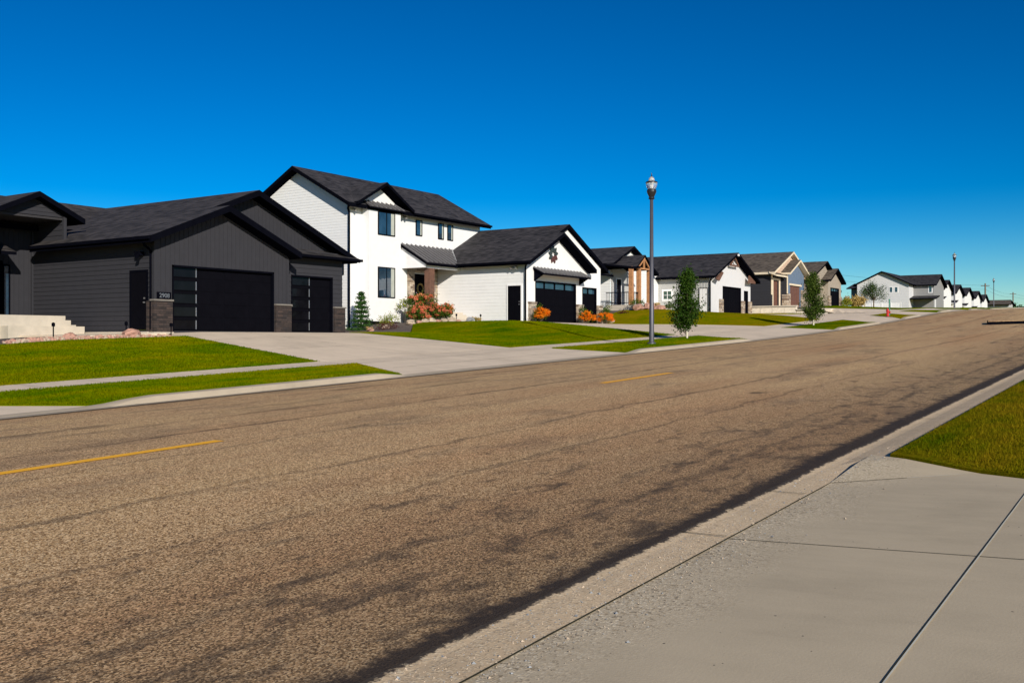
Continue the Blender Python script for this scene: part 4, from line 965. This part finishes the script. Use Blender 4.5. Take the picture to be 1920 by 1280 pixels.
def town(u, v, zr, lab, half=5.0):
    h = thing('white_townhouse', (u, v, 6.1), lab, 'house', 'white houses in a row far up the street')
    mb = MB(); wall(mb, 's', u, [(v, 5.2), (v+9, 5.2), (v+9, zr-2.0), (v, zr-2.0)], (), 'lap', .35); mb.poly([(u, v, 5.2), (u+10, v, 5.2), (u+10, v, zr-2.0), (u+5, v, zr-.1), (u, v, zr-2.0)]); mb.build('wall', M['white'], h)
    window(h, Facade('s', u), v+.9, v+1.9, zr-3.7, zr-2.4, M['whitetrim'], M['glass'], 0, trim=M['whitetrim'])
    mb = MB(); slab(mb, [(u-.6, v-.6, zr-2.1), (u+5, v-.6, zr), (u+5, v+10, zr), (u-.6, v+10, zr-2.1)], .25); slab(mb, [(u+5, v-.6, zr), (u+10.6, v-.6, zr-2.1), (u+10.6, v+10, zr-2.1), (u+5, v+10, zr)], .25); mb.build('roof', [M['roofB'], M['black']], h)
    mb = MB(); slab(mb, [(u-3.2, v-1.0, 8.0), (u-.02, v-1.0, 8.7), (u-.02, v+4.5, 8.7), (u-3.2, v+4.5, 8.0)], .2); mb.build('porch_roof', [M['roofB'], M['whitetrim']], h)
for (u, v, zr), l in zip(((216.6, 39.1, 12.3), (239, 40.6, 12.4), (260.8, 42.0, 12.7), (285, 43.6, 12.9), (309, 45.2, 12.9)),
        ('white house directly right of the far grey house, largest of its row', 'second white house of the far row, left of the distant lamp post', 'third white house of the far row, just right of the distant lamp post',
         'fourth white house of the far row, second from its right end', 'smallest white house, at the right end of the far row')): town(u, v, zr, l)
def far_low():
    h = thing('low_far_house', (383, 51, 9), 'low dark-roofed house on the skyline right of the white row', 'house')
    mb = MB(); mb.box(378, 388, 46.9, 55.1, 6.5, 12.2); mb.build('wall', M['palegrey'], h)
    mb = MB(); slab(mb, [(377, 46, 12.0), (377, 56, 12.0), (383, 55.2, 13.7), (383, 46.8, 13.7)][::-1], .3); slab(mb, [(383, 46.8, 13.7), (389, 46, 12.0), (389, 56, 12.0), (383, 55.2, 13.7)], .3)
    mb.build('roof', [M['roofC'], M['black']], h)
far_low()

# ------------------------------------------------------------------ lamps and utility poles
def lamp():
    h = thing('street_lamp', (36.3, 17.4, G(36.3, 17.4)), 'tall grey street lamp with acorn glass globe, nearest on the verge', 'street lamp', 'street lamps along the kerb')
    x, y, z = h.location
    mb = MB(); mb.lathe((x, y, z), [(.10, 0), (.10, .5), (.095, .55), (.066, 5.88), (0, 5.88)], 20); mb.build('pole', M['pole'], h, True)
    mb = MB(); mb.lathe((x, y, z), [(.17, -.05), (.17, .05), (.15, .09), (.12, .1)], 20); mb.build('base_cover', M['pole'], h, True)
    mb = MB(); mb.lathe((x, y, z+5.80), [(.08, 0), (.13, .03), (.10, .10), (.15, .2), (.19, .30), (.19, .38), (.15, .42), (0, .42)], 20); mb.build('fitter', M['lampblack'], h)
    mb = MB(); mb.lathe((x, y, z+6.2), [(.14, 0), (.19, .08), (.22, .18), (.225, .27), (.19, .30), (.0, .31)], 24); mb.build('globe', M['globe'], h, True)
    mb = MB(); mb.lathe((x, y, z+6.46), [(.235, 0), (.24, .03), (.20, .06), (.12, .08)], 24); mb.build('globe_band', M['lampblack'], h, True)
    mb = MB(); mb.lathe((x, y, z+6.53), [(.13, 0), (.11, .10), (.06, .17), (.02, .19)], 20); mb.build('globe_top', M['globe'], h, True)
    mb = MB(); mb.lathe((x, y, z+6.70), [(.03, 0), (.035, .03), (.012, .06), (.02, .09), (.004, .18)], 12); mb.build('finial', M['lampblack'], h)
    mb = MB(); mb.tube((x, y, z+6.22), (x, y, z+6.42), .05, .06, 10); mb.build('bulb', M['whitetrim'], h)
    return h
L0 = lamp()
copy_tree(L0, (127.3, 21.6, G(127.3, 21.6)-.2), 'second street lamp up the street, rising in front of the white row of houses')
copy_tree(L0, (231.6, 31.6, G(231.6, 31.6)), 'farthest small street lamp, standing before the low skyline house')
for x, y, zt, l in ((324, 46.5, 16.6, 'bare utility pole on the skyline left of the farthest street lamp'), (452, 54.5, 19.2, 'utility pole farthest right on the skyline')):
    h = thing('utility_pole', (x, y, 6.4), l, 'utility pole', 'utility poles on the skyline')
    mb = MB(); mb.tube((x, y, 6), (x, y, zt), .26, .2, 8); mb.build('pole', M['bark'], h)
    mb = MB(); mb.box(x-.1, x+.1, y-1.2, y+1.2, zt-.8, zt-.6); mb.build('crossarm', M['bark'], h)
mb = MB()
for zo in (0, -1.2):
    for (a, b_) in (((180, 62, 13.5), (324, 46.5, 16.0)), ((324, 46.5, 16.0), (452, 54.5, 18.5)), ((452, 54.5, 18.5), (620, 40, 20))):
        pts = []
        for k in range(13):
            t_ = k/12; p = Vector(a).lerp(Vector(b_), t_); p.z += zo-3.0*t_*(1-t_); pts.append(p)
        mb.path(pts, [.022]*13, 4)
tag(mb.build('power_line', M['black']), 'thin power lines strung between the skyline utility poles', 'power line')

# ------------------------------------------------------------------ plants
def leaves(mb, pts, size, m=0, flat=.0, rng=random):
    for p in pts:
        s = size*rng.uniform(.6, 1.3); a = Vector((rng.gauss(0, 1), rng.gauss(0, 1), rng.gauss(0, 1)*(1-flat))).normalized()
        b_ = a.orthogonal().normalized(); b_.rotate(Matrix.Rotation(rng.uniform(0, 6.28), 3, a)); c = a.cross(b_)
        p = Vector(p); mb.poly([p-b_*s*.5, p+c*s*.32, p+b_*s*.5, p-c*s*.32], m)
def columnar_tree(x, y, hgt, wid, seed, leaf, label, stake=False, n=11000):
    rng = random.Random(seed); z = G(x, y)+.02; th = thing('young_tree', (x, y, z), label, 'tree', 'young trees on the verge')
    cb = hgt*.17
    mb = MB(); mb.path([(x, y, z), (x+.01, y, z+hgt*.3), (x-.01, y, z+hgt*.6), (x, y, z+hgt*.9)], [.045, .038, .025, .01], 10); mb.build('trunk', M['bark'], th)
    mb = MB(); mb.tube((x, y, z+.0), (x, y, z+cb*.95), .05, .044, 12); mb.build('trunk_wrap', M['wrap'], th)
    mb = MB(); cl = []
    for k in range(46):
        t_ = rng.uniform(.02, .92); z1 = z+cb+(hgt-cb)*t_
        prof = (1-t_)**.78*min(1, .5+t_*2.8)*wid*.56
        a = rng.uniform(0, 6.28); r = prof*rng.uniform(.3, 1.0)**.8
        tip = Vector((x+math.cos(a)*r, y+math.sin(a)*r, z1+rng.uniform(.12, .34))); root = Vector((x, y, z1-r*.9))
        mb.path([root, root.lerp(tip, .5)+Vector((0, 0, -.05)), tip], [.014, .009, .004], 5); cl.append((tip, r))
        cl.append((root.lerp(tip, .62), r*.6))
    mb.build('branch', M['bark'], th)
    mb = MB(); pts = []
    per = n//(len(cl)+14)
    for c, r in cl:
        s = rng.uniform(.09, .17)
        pts += [(c.x+rng.gauss(0, s), c.y+rng.gauss(0, s), c.z+rng.gauss(0, s*1.25)) for _ in range(per)]
    for k in range(14):
        zz = z+cb+(hgt-cb)*k/14; pts += [(x+rng.gauss(0, .08), y+rng.gauss(0, .08), zz+rng.gauss(0, .1)) for _ in range(per)]
    pts += [(x+rng.gauss(0, .03), y+rng.gauss(0, .03), z+hgt*rng.uniform(.9, 1.0)) for _ in range(60)]
    leaves(mb, pts, .095, rng=rng); mb.build('crown', leaf, th)
    if stake:
        mb = MB(); mb.tube((x+.45, y+.1, z), (x+.45, y+.1, z+.4), .09, .09, 8); mb.build('watering_bag', M['greenpost'], th)
columnar_tree(42.3, 18.5, 2.95, 1.66, 4, M['leaf'], 'dark green young columnar tree with white wrapped trunk right of the nearest lamp')
columnar_tree(61.5, 18.5, 3.2, 1.75, 9, M['leaf2'], 'lighter green young tree with white wrapped trunk before the blue gabled house')
def round_tree(x, y, z, hgt, wid, seed, leaf, label, n=4000, ls=.16):
    rng = random.Random(seed); th = thing('round_tree', (x, y, z), label, 'tree')
    mb = MB(); mb.path([(x, y, z), (x, y, z+hgt*.45)], [.12, .07], 8); mb.build('trunk', M['bark'], th)
    mb = MB(); pts = []; bm_ = MB()
    for k in range(34):
        a = rng.uniform(0, 6.28); e = rng.uniform(-.2, 1.45); r = wid*.5*rng.uniform(.5, 1.0)
        c = Vector((x+math.cos(a)*math.cos(e)*r, y+math.sin(a)*math.cos(e)*r, z+hgt*.42+math.sin(e)*hgt*.5*rng.uniform(.5, 1.05)))
        bm_.path([(x, y, z+hgt*.3), tuple(c)], [.04, .01], 5); s = wid*.075
        pts += [(c.x+rng.gauss(0, s), c.y+rng.gauss(0, s), c.z+rng.gauss(0, s)) for _ in range(n//34)]
    bm_.build('branch', M['bark'], th); leaves(mb, pts, ls, rng=rng); mb.build('crown', leaf, th)
round_tree(165, 40, 4.9, 4.6, 4.6, 3, M['leaf'], 'rounded dark green tree in front of the far grey house')
def spruce(x, y, z, hgt, wid, label):
    rng = random.Random(2); th = thing('blue_spruce', (x, y, z), label, 'tree')
    mb = MB(); mb.path([(x, y, z-.1), (x, y, z+hgt*.8), (x+.02, y, z+hgt*1.08)], [.05, .02, .006], 8); mb.build('trunk', M['bark'], th)
    mb = MB(); tiers = 9
    for k in range(tiers):
        t_ = k/tiers; zz = z+.08+hgt*t_; rr = wid*.5*(1-t_)**.85*rng.uniform(.82, 1.12)+.05
        nb = int(9+9*(1-t_))
        for j in range(nb):
            a = 6.28*j/nb+rng.uniform(-.25, .25); L = rr*rng.uniform(.75, 1.12); base = Vector((x, y, zz+.10))
            tip = base+Vector((math.cos(a)*L, math.sin(a)*L, rng.uniform(-.06, .08)))
            for q in range(70):
                f = rng.uniform(.1, 1); p = base.lerp(tip, f); s = .045
                leaves(mb, [(p.x+rng.gauss(0, s), p.y+rng.gauss(0, s), p.z+rng.gauss(0, s*.9))], .075, rng=rng)
    leaves(mb, [(x+rng.gauss(0, .03), y+rng.gauss(0, .03), z+hgt*rng.uniform(.8, 1.0)) for _ in range(120)], .06, rng=rng)
    mb.build('foliage', M['spruce'], th)
spruce(38.6, 35.0, .30, 2.1, 1.2, 'small blue-green spruce in front of the corner of the white house')
def bush(name, x, y, z, rx, rz, leafm, label, cat='shrub', n=900, ls=.07, flower=None, ff=.35, group=None, seed=1, parts=('foliage', 'flowers')):
    rng = random.Random(seed*31+int(x*7)); th = thing(name, (x, y, z), label, cat, group)
    cl = []
    for k in range(22):
        a = rng.uniform(0, 6.28); r = rx*.8*math.sqrt(rng.uniform(0, 1)); cl.append((x+math.cos(a)*r, y+math.sin(a)*r, z+rz*(.28+.62*rng.uniform(0, 1)*(1-(r/rx)**2*.7))))
    a_ = MB(); b_ = MB(); s = rx*.20
    for i in range(n):
        c = rng.choice(cl); leaves(a_, [(c[0]+rng.gauss(0, s), c[1]+rng.gauss(0, s), max(z, c[2]+rng.gauss(0, s*.8)))], ls, rng=rng)
    a_.build(parts[0], leafm, th)
    if flower:
        for k in range(int(26*ff)+8):
            c = rng.choice(cl); u = Vector((rng.gauss(0, 1), rng.gauss(0, 1)-.8, abs(rng.gauss(0, 1)))).normalized()*rx*.3
            q = (c[0]+u.x, c[1]+u.y, c[2]+u.z*.8)
            leaves(b_, [(q[0]+rng.gauss(0, .045), q[1]+rng.gauss(0, .045), q[2]+rng.gauss(0, .04)) for _ in range(36)], ls*.8, rng=rng)
        b_.build(parts[1], flower, th)
    st = MB()
    for c in cl[:10]: st.tube((x, y, z-.04), c, .012, .005, 5)
    st.build('stems', M['bark'], th)
g_ = 'orange flowering bushes in front of the white garage'
for i, (x, y, l) in enumerate(((46.95, 29.3, 'orange flowering bush at the left pier of the white garage'), (52.0, 29.2, 'orange flowering bush between the two white garage doors'), (54.25, 29.2, 'orange flowering bush at the right pier of the white garage'))):
    bush('orange_bush', x, y, .93, .52, .82, M['bushgreen'], l, n=900, ls=.06, flower=M['orange'], ff=4.2, group=g_, seed=i+2)
for i, (x, y, z, rx, rz, l) in enumerate(((42.9, 34.4, .95, .85, 1.95, 'tall pink hydrangea bush left of the cedar post'), (42.0, 34.0, .90, .6, .85, 'low pink hydrangea at the left end of the flower bed'),
        (43.8, 33.8, .95, .7, 1.15, 'pink hydrangea directly below the cedar post'))):
    bush('hydrangea', x, y, z, rx, rz, M['bushgreen'], l, n=1900, ls=.095, flower=M['pink'], ff=2.6, group='pink hydrangeas by the white house porch', seed=i+5)
for i, (x, y, l) in enumerate(((47.6, 29.75, 'dark green spiky plant behind the left orange bush'), (52.75, 29.75, 'dark green spiky plant behind the middle orange bush'), (55.3, 29.8, 'dark green spiky plant behind the right orange bush'))):
    bush('spiky_plant', x, y, .95, .38, 1.15, M['bushgreen'], l, n=420, ls=.10, group='spiky green plants at the stone piers', seed=200+i)
bush('orange_bush', 45.0, 34.2, 1.45, .3, .6, M['bushgreen'], 'slim orange plant right of the cedar post on the porch', n=260, ls=.06, flower=M['orange'], ff=.9, seed=12)
bush('lime_shrub', 42.6, 35.3, 1.35, .5, 1.1, M['limeleaf'], 'lime green shrub against the white wall behind the hydrangeas', n=700, ls=.08, seed=21)
bush('lime_shrub', 39.7, 34.1, .55, .6, .85, M['limeleaf'], 'yellow-green shrub between the spruce and the hydrangeas', n=700, ls=.07, seed=22)
bush('barberry', 38.8, 33.4, .42, .6, .5, M['maroon'], 'dark red barberry mound at the corner of the planting bed', n=900, ls=.05, seed=23)
bush('gold_shrub', 38.3, 34.2, .4, .22, .28, M['strawgrass'], 'small golden plant at the foot of the spruce', n=300, ls=.05, seed=24)
bush('yellow_flowers', 46.0, 33.0, 1.0, .3, .22, M['bushgreen'], 'low yellow flowers beside the white garage wall', n=200, ls=.05, flower=M['strawgrass'], ff=.8, seed=25)
for i, (x, y, z, rx, rz, m_, l) in enumerate(((58.8, 32.8, 1.1, .5, .9, 'maroon', 'dark purple shrub right of the white house, among porch plantings'), (60.6, 32.6, 1.3, .5, 1.3, 'bushgreen', 'upright green shrub in front of the porch railing'),
        (62.6, 32.2, 1.5, .45, .5, 'maroon', 'low reddish shrub beside the porch boulders'), (65.2, 32.4, 2.3, .6, .7, 'bushgreen', 'rounded green shrub at the foot of the cedar posts'),
        (69.0, 31.6, 2.15, .45, .75, 'bushgreen', 'dark green shrub against the pale grey wall left of the lamp'), (71.8, 34.0, 2.15, .3, .9, 'strawgrass', 'thin straw plant below the green window'),
        (73.2, 32.5, 2.1, .35, .6, 'bushgreen', 'small green shrub beside the white side door'), (57.3, 31.2, .95, .4, .7, 'bushgreen', 'green shrub at the right corner of the white garage'),
        (62.0, 34.0, 1.5, .5, 1.3, 'maroon', 'tall pinkish shrub behind the porch railing'))):
    bush('garden_shrub', x, y, z, rx, rz, M[m_], l, n=600, ls=.08, seed=40+i)
bush('ornamental_grass', 158, 41.2, 4.75, 1.6, 2.3, M['strawgrass'], 'large golden ornamental grass clump left of the rounded far tree', 'grass clump', n=2200, ls=.25, seed=60)
bush('lime_shrub', 112.6, 30.2, 3.5, .6, 1.1, M['limeleaf'], 'lime shrub in front of the dark garage door of the taupe house', n=600, ls=.12, seed=61)
bush('lime_shrub', 121, 33.2, 3.6, .7, 1.2, M['limeleaf'], 'lime shrub on the lawn right of the taupe house', n=600, ls=.12, seed=62)
# dark pergola beyond the taupe house
def pergola():
    h = thing('patio_cover', (150, 42, 4.6), 'dark flat-roofed patio cover on posts between the taupe and far grey houses', 'pergola')
    mb = MB(); mb.box(147, 152, 41.5, 48, 7.0, 7.35); mb.build('roof', M['black'], h)
    for x, y in ((147.3, 41.8), (147.3, 44.6), (147.3, 47.6), (151.7, 41.8)): q = MB(); q.box(x-.12, x+.12, y-.12, y+.12, 4.3, 7.0); q.build('post', M['soffit'], h)
    mb = MB(); mb.box(151.2, 151.5, 41.8, 48, 4.3, 7.0); mb.build('screen', M['bluegrey'], h)
pergola()

# ------------------------------------------------------------------ rocks
def rock(name, x, y, z, r, mat, label, group, seed):
    rng = random.Random(seed); mb = MB(); n, m_ = 9, 6; ph = [rng.uniform(.75, 1.15) for _ in range(n*m_+2)]; rows = []
    for k in range(m_):
        e = -1.3+2.6*k/(m_-1)
        for j in range(n):
            a = 6.283*j/n; q = ph[k*n+j]*r; mb.v.append((x+math.cos(a)*math.cos(e)*q*1.2, y+math.sin(a)*math.cos(e)*q, z+r*.45+math.sin(e)*q*.65))
    for k in range(m_-1):
        for j in range(n): l = (j+1) % n; mb.f.append((k*n+j, k*n+l, (k+1)*n+l, (k+1)*n+j)); mb.m.append(0)
    mb.f.append(tuple((m_-1)*n+j for j in range(n))); mb.m.append(0)
    o = mb.build(name, mat); tag(o, label, 'rock', group); return o
# rubble bed by the stoop: uncountable stones
rng = random.Random(11); mb = MB()
for k in range(420):
    x = rng.uniform(16.2, 21.9); y = 28.5+rng.uniform(0, .6); r = rng.uniform(.03, .085); z = G(x, y)
    if x > 20.8: r *= .6
    b0 = len(mb.v); n = 6
    for e, q in ((-.2, .9), (.5, 1.0), (1.1, .5)):
        for j in range(n): a = 6.283*j/n+k; qq = q*r*rng.uniform(.8, 1.2); mb.v.append((x+math.cos(a)*qq, y+math.sin(a)*qq, z+r*e))
    for i in range(2):
        for j in range(n): l = (j+1) % n; mb.f.append((b0+i*n+j, b0+i*n+l, b0+(i+1)*n+l, b0+(i+1)*n+j)); mb.m.append(k % 3)
    mb.f.append(tuple(b0+2*n+j for j in range(n))); mb.m.append(k % 3)
tag(mb.build('rock_bed', [M['rockpink'], M['rocktan'], M['rockpink']]), 'bed of pink and tan landscape rocks along the lawn of the charcoal house', 'rock bed', kind='stuff')
k = 0
for x, y, r, mt, l in ((20.6, 28.9, .26, 'rockpink', 'largest reddish boulder in the rock bed by the charcoal house'), (18.4, 28.9, .2, 'rockpink', 'pink boulder in the middle of the rock bed by the stoop')):
    rock('boulder', x, y, G(x, y)-.02, r, M[mt], l, 'boulders in the rock bed', 70+k); k += 1
edge = [(38.1, 33.9), (38.9, 33.6), (40.7, 33.45), (41.2, 33.3), (41.7, 33.25), (42.2, 33.2), (42.7, 33.15), (43.2, 33.15), (43.8, 33.1), (44.4, 33.1)]
for i, (x, y) in enumerate(edge):
    rock('edging_rock', x, y, G(x, y)-.05, .17+.05*(i % 3), M['rocktan' if i % 3 else 'rockpink'], 'tan field stone edging the flower bed of the white house', 'stones edging the flower bed', 90+i)
rock('boulder', 45.6, 33.1, .96, .26, M['rockgrey'], 'grey boulder beside the white garage wall', None, 120)
for i, (x, y, r, l) in enumerate(((63.9, 31.7, .42, 'left one of the pink boulders below the cedar posts'), (65.3, 31.5, .5, 'middle and biggest pink boulder below the cedar posts'), (66.9, 31.4, .42, 'right one of the pink boulders below the cedar posts'), (57.6, 30.6, .34, 'tan boulder behind the right orange bush'))):
    rock('boulder', x, y, G(x, y), r, M['rockpink' if i < 3 else 'rocktan'], l, 'boulders by the porch plantings', 130+i)
# path lights
for i, (x, y, l) in enumerate(((44.6, 33.35, 'short black path light in front of the porch steps'), (46.3, 32.9, 'short black path light beside the yellow flowers'), (18.2, 29.5, 'small black spotlight left of the rock bed middle'), (20.9, 29.6, 'small black spotlight behind the largest reddish boulder'), (21.95, 28.6, 'thin black stake light at the driveway corner'))):
    z = G(x, y); h = thing('path_light', (x, y, z), l, 'garden light', 'black garden lights'); mb = MB(); mb.tube((x, y, z-.05), (x, y, z+.35), .02, .02, 6); mb.build('stake', M['black'], h)
    mb = MB(); mb.lathe((x, y, z+.33), [(.05, 0), (.055, .1), (.02, .13), (0, .13)], 10); mb.build('lamp_head', M['black'], h)
# grit and small stones washed into the gutter pan
rng = random.Random(5); mb = MB()
for k in range(2600):
    x = 1.0+11*rng.random()**1.3; y = 2.88-abs(rng.gauss(0, .30)); r = rng.uniform(.0025, .0065) if rng.random() < .93 else rng.uniform(.008, .013); z = G(x, y)+.003
    a = rng.uniform(0, 2); P_ = [(x+math.cos(a+q*2.094)*r*rng.uniform(.7, 1.3), y+math.sin(a+q*2.094)*r*rng.uniform(.7, 1.3), z) for q in range(3)]; tp = (x, y, z+r*.9); m_ = 0 if rng.random() < .6 else 1
    for q in range(3): mb.poly([P_[q], P_[(q+1) % 3], tp], m_)
tag(mb.build('gutter_grit', [M['rocktan'], M['rockgrey']]), 'loose grit and tiny stones along the near gutter and driveway edge', 'grit', kind='stuff')
# hydrant and marker
def hydrant(x, y):
    z = G(x, y)+.03; h = thing('fire_hydrant', (x, y, z), 'red fire hydrant on the small verge island up the street', 'fire hydrant')
    mb = MB(); mb.lathe((x, y, z), [(.17, 0), (.17, .05), (.12, .06), (.12, .45), (.16, .47), (.16, .52), (.13, .54), (.12, .62), (.06, .70), (.03, .71), (.03, .76), (0, .76)], 14); mb.build('body', M['red'], h)
    mb = MB(); mb.tube((x-.24, y, z+.4), (x+.24, y, z+.4), .06, .06, 10); mb.build('side_nozzle', M['red'], h); mb = MB(); mb.tube((x, y, z+.36), (x, y-.24, z+.36), .085, .085, 10); mb.build('pumper_nozzle', M['red'], h)
hydrant(76.3, 17.5)
for o_ in bpy.data.objects:
    if o_.name == 'fire_hydrant': o_.scale = (.8, .8, .8)
x, y = 78.6, 17.9; z = G(x, y); mb = MB(); mb.tube((x, y, z), (x, y, z+1.1), .05, .05, 8); mb.lathe((x, y, z+1.1), [(.06, 0), (.06, .12), (0, .15)], 8)
tag(mb.build('marker_post', M['greenpost']), 'slim green utility marker post right of the red hydrant', 'marker post')
# unidentified low slab with black-coloured sides on the roadway, up the street
def island():
    h = thing('road_slab', (64, 9, G(64, 9)), 'low dark-edged slab lying across the upper roadway', 'road slab')
    mb = MB(); 
    pts = [(61.9, 8.75), (62.6, 8.0), (63.4, 7.2), (64.3, 6.4), (65.3, 5.6), (66.4, 4.8), (71, 4.8), (68.6, 6.4), (66.4, 8.0), (64.4, 9.15)]
    zz = [G(*p)+.0 for p in pts]; top = [(p[0], p[1], z+.17) for p, z in zip(pts, zz)]
    mb.prism(top, (0, 0, -.2)); mb.build('slab_edge', M['black'], h)
    mb = MB(); c = Vector((65.5, 6.9, 0)); tp = [Vector(p).lerp(Vector((c.x, c.y, p[2])), .012)+Vector((0, 0, .02)) for p in top]; mb.prism(tp, (0, 0, -.017)); mb.build('slab_top', M['asphalt'], h)
island()
# dark trees at the skyline end
for i, (x, y, l) in enumerate(((420, 52, 'dark round tree on the skyline right of the low house'), (432, 49, 'smaller dark tree at the right end of the skyline trees'))):
    round_tree(x, y, 8.0, 6.3-i, 7, 20+i, M['leaf'], l, 1200, .6)
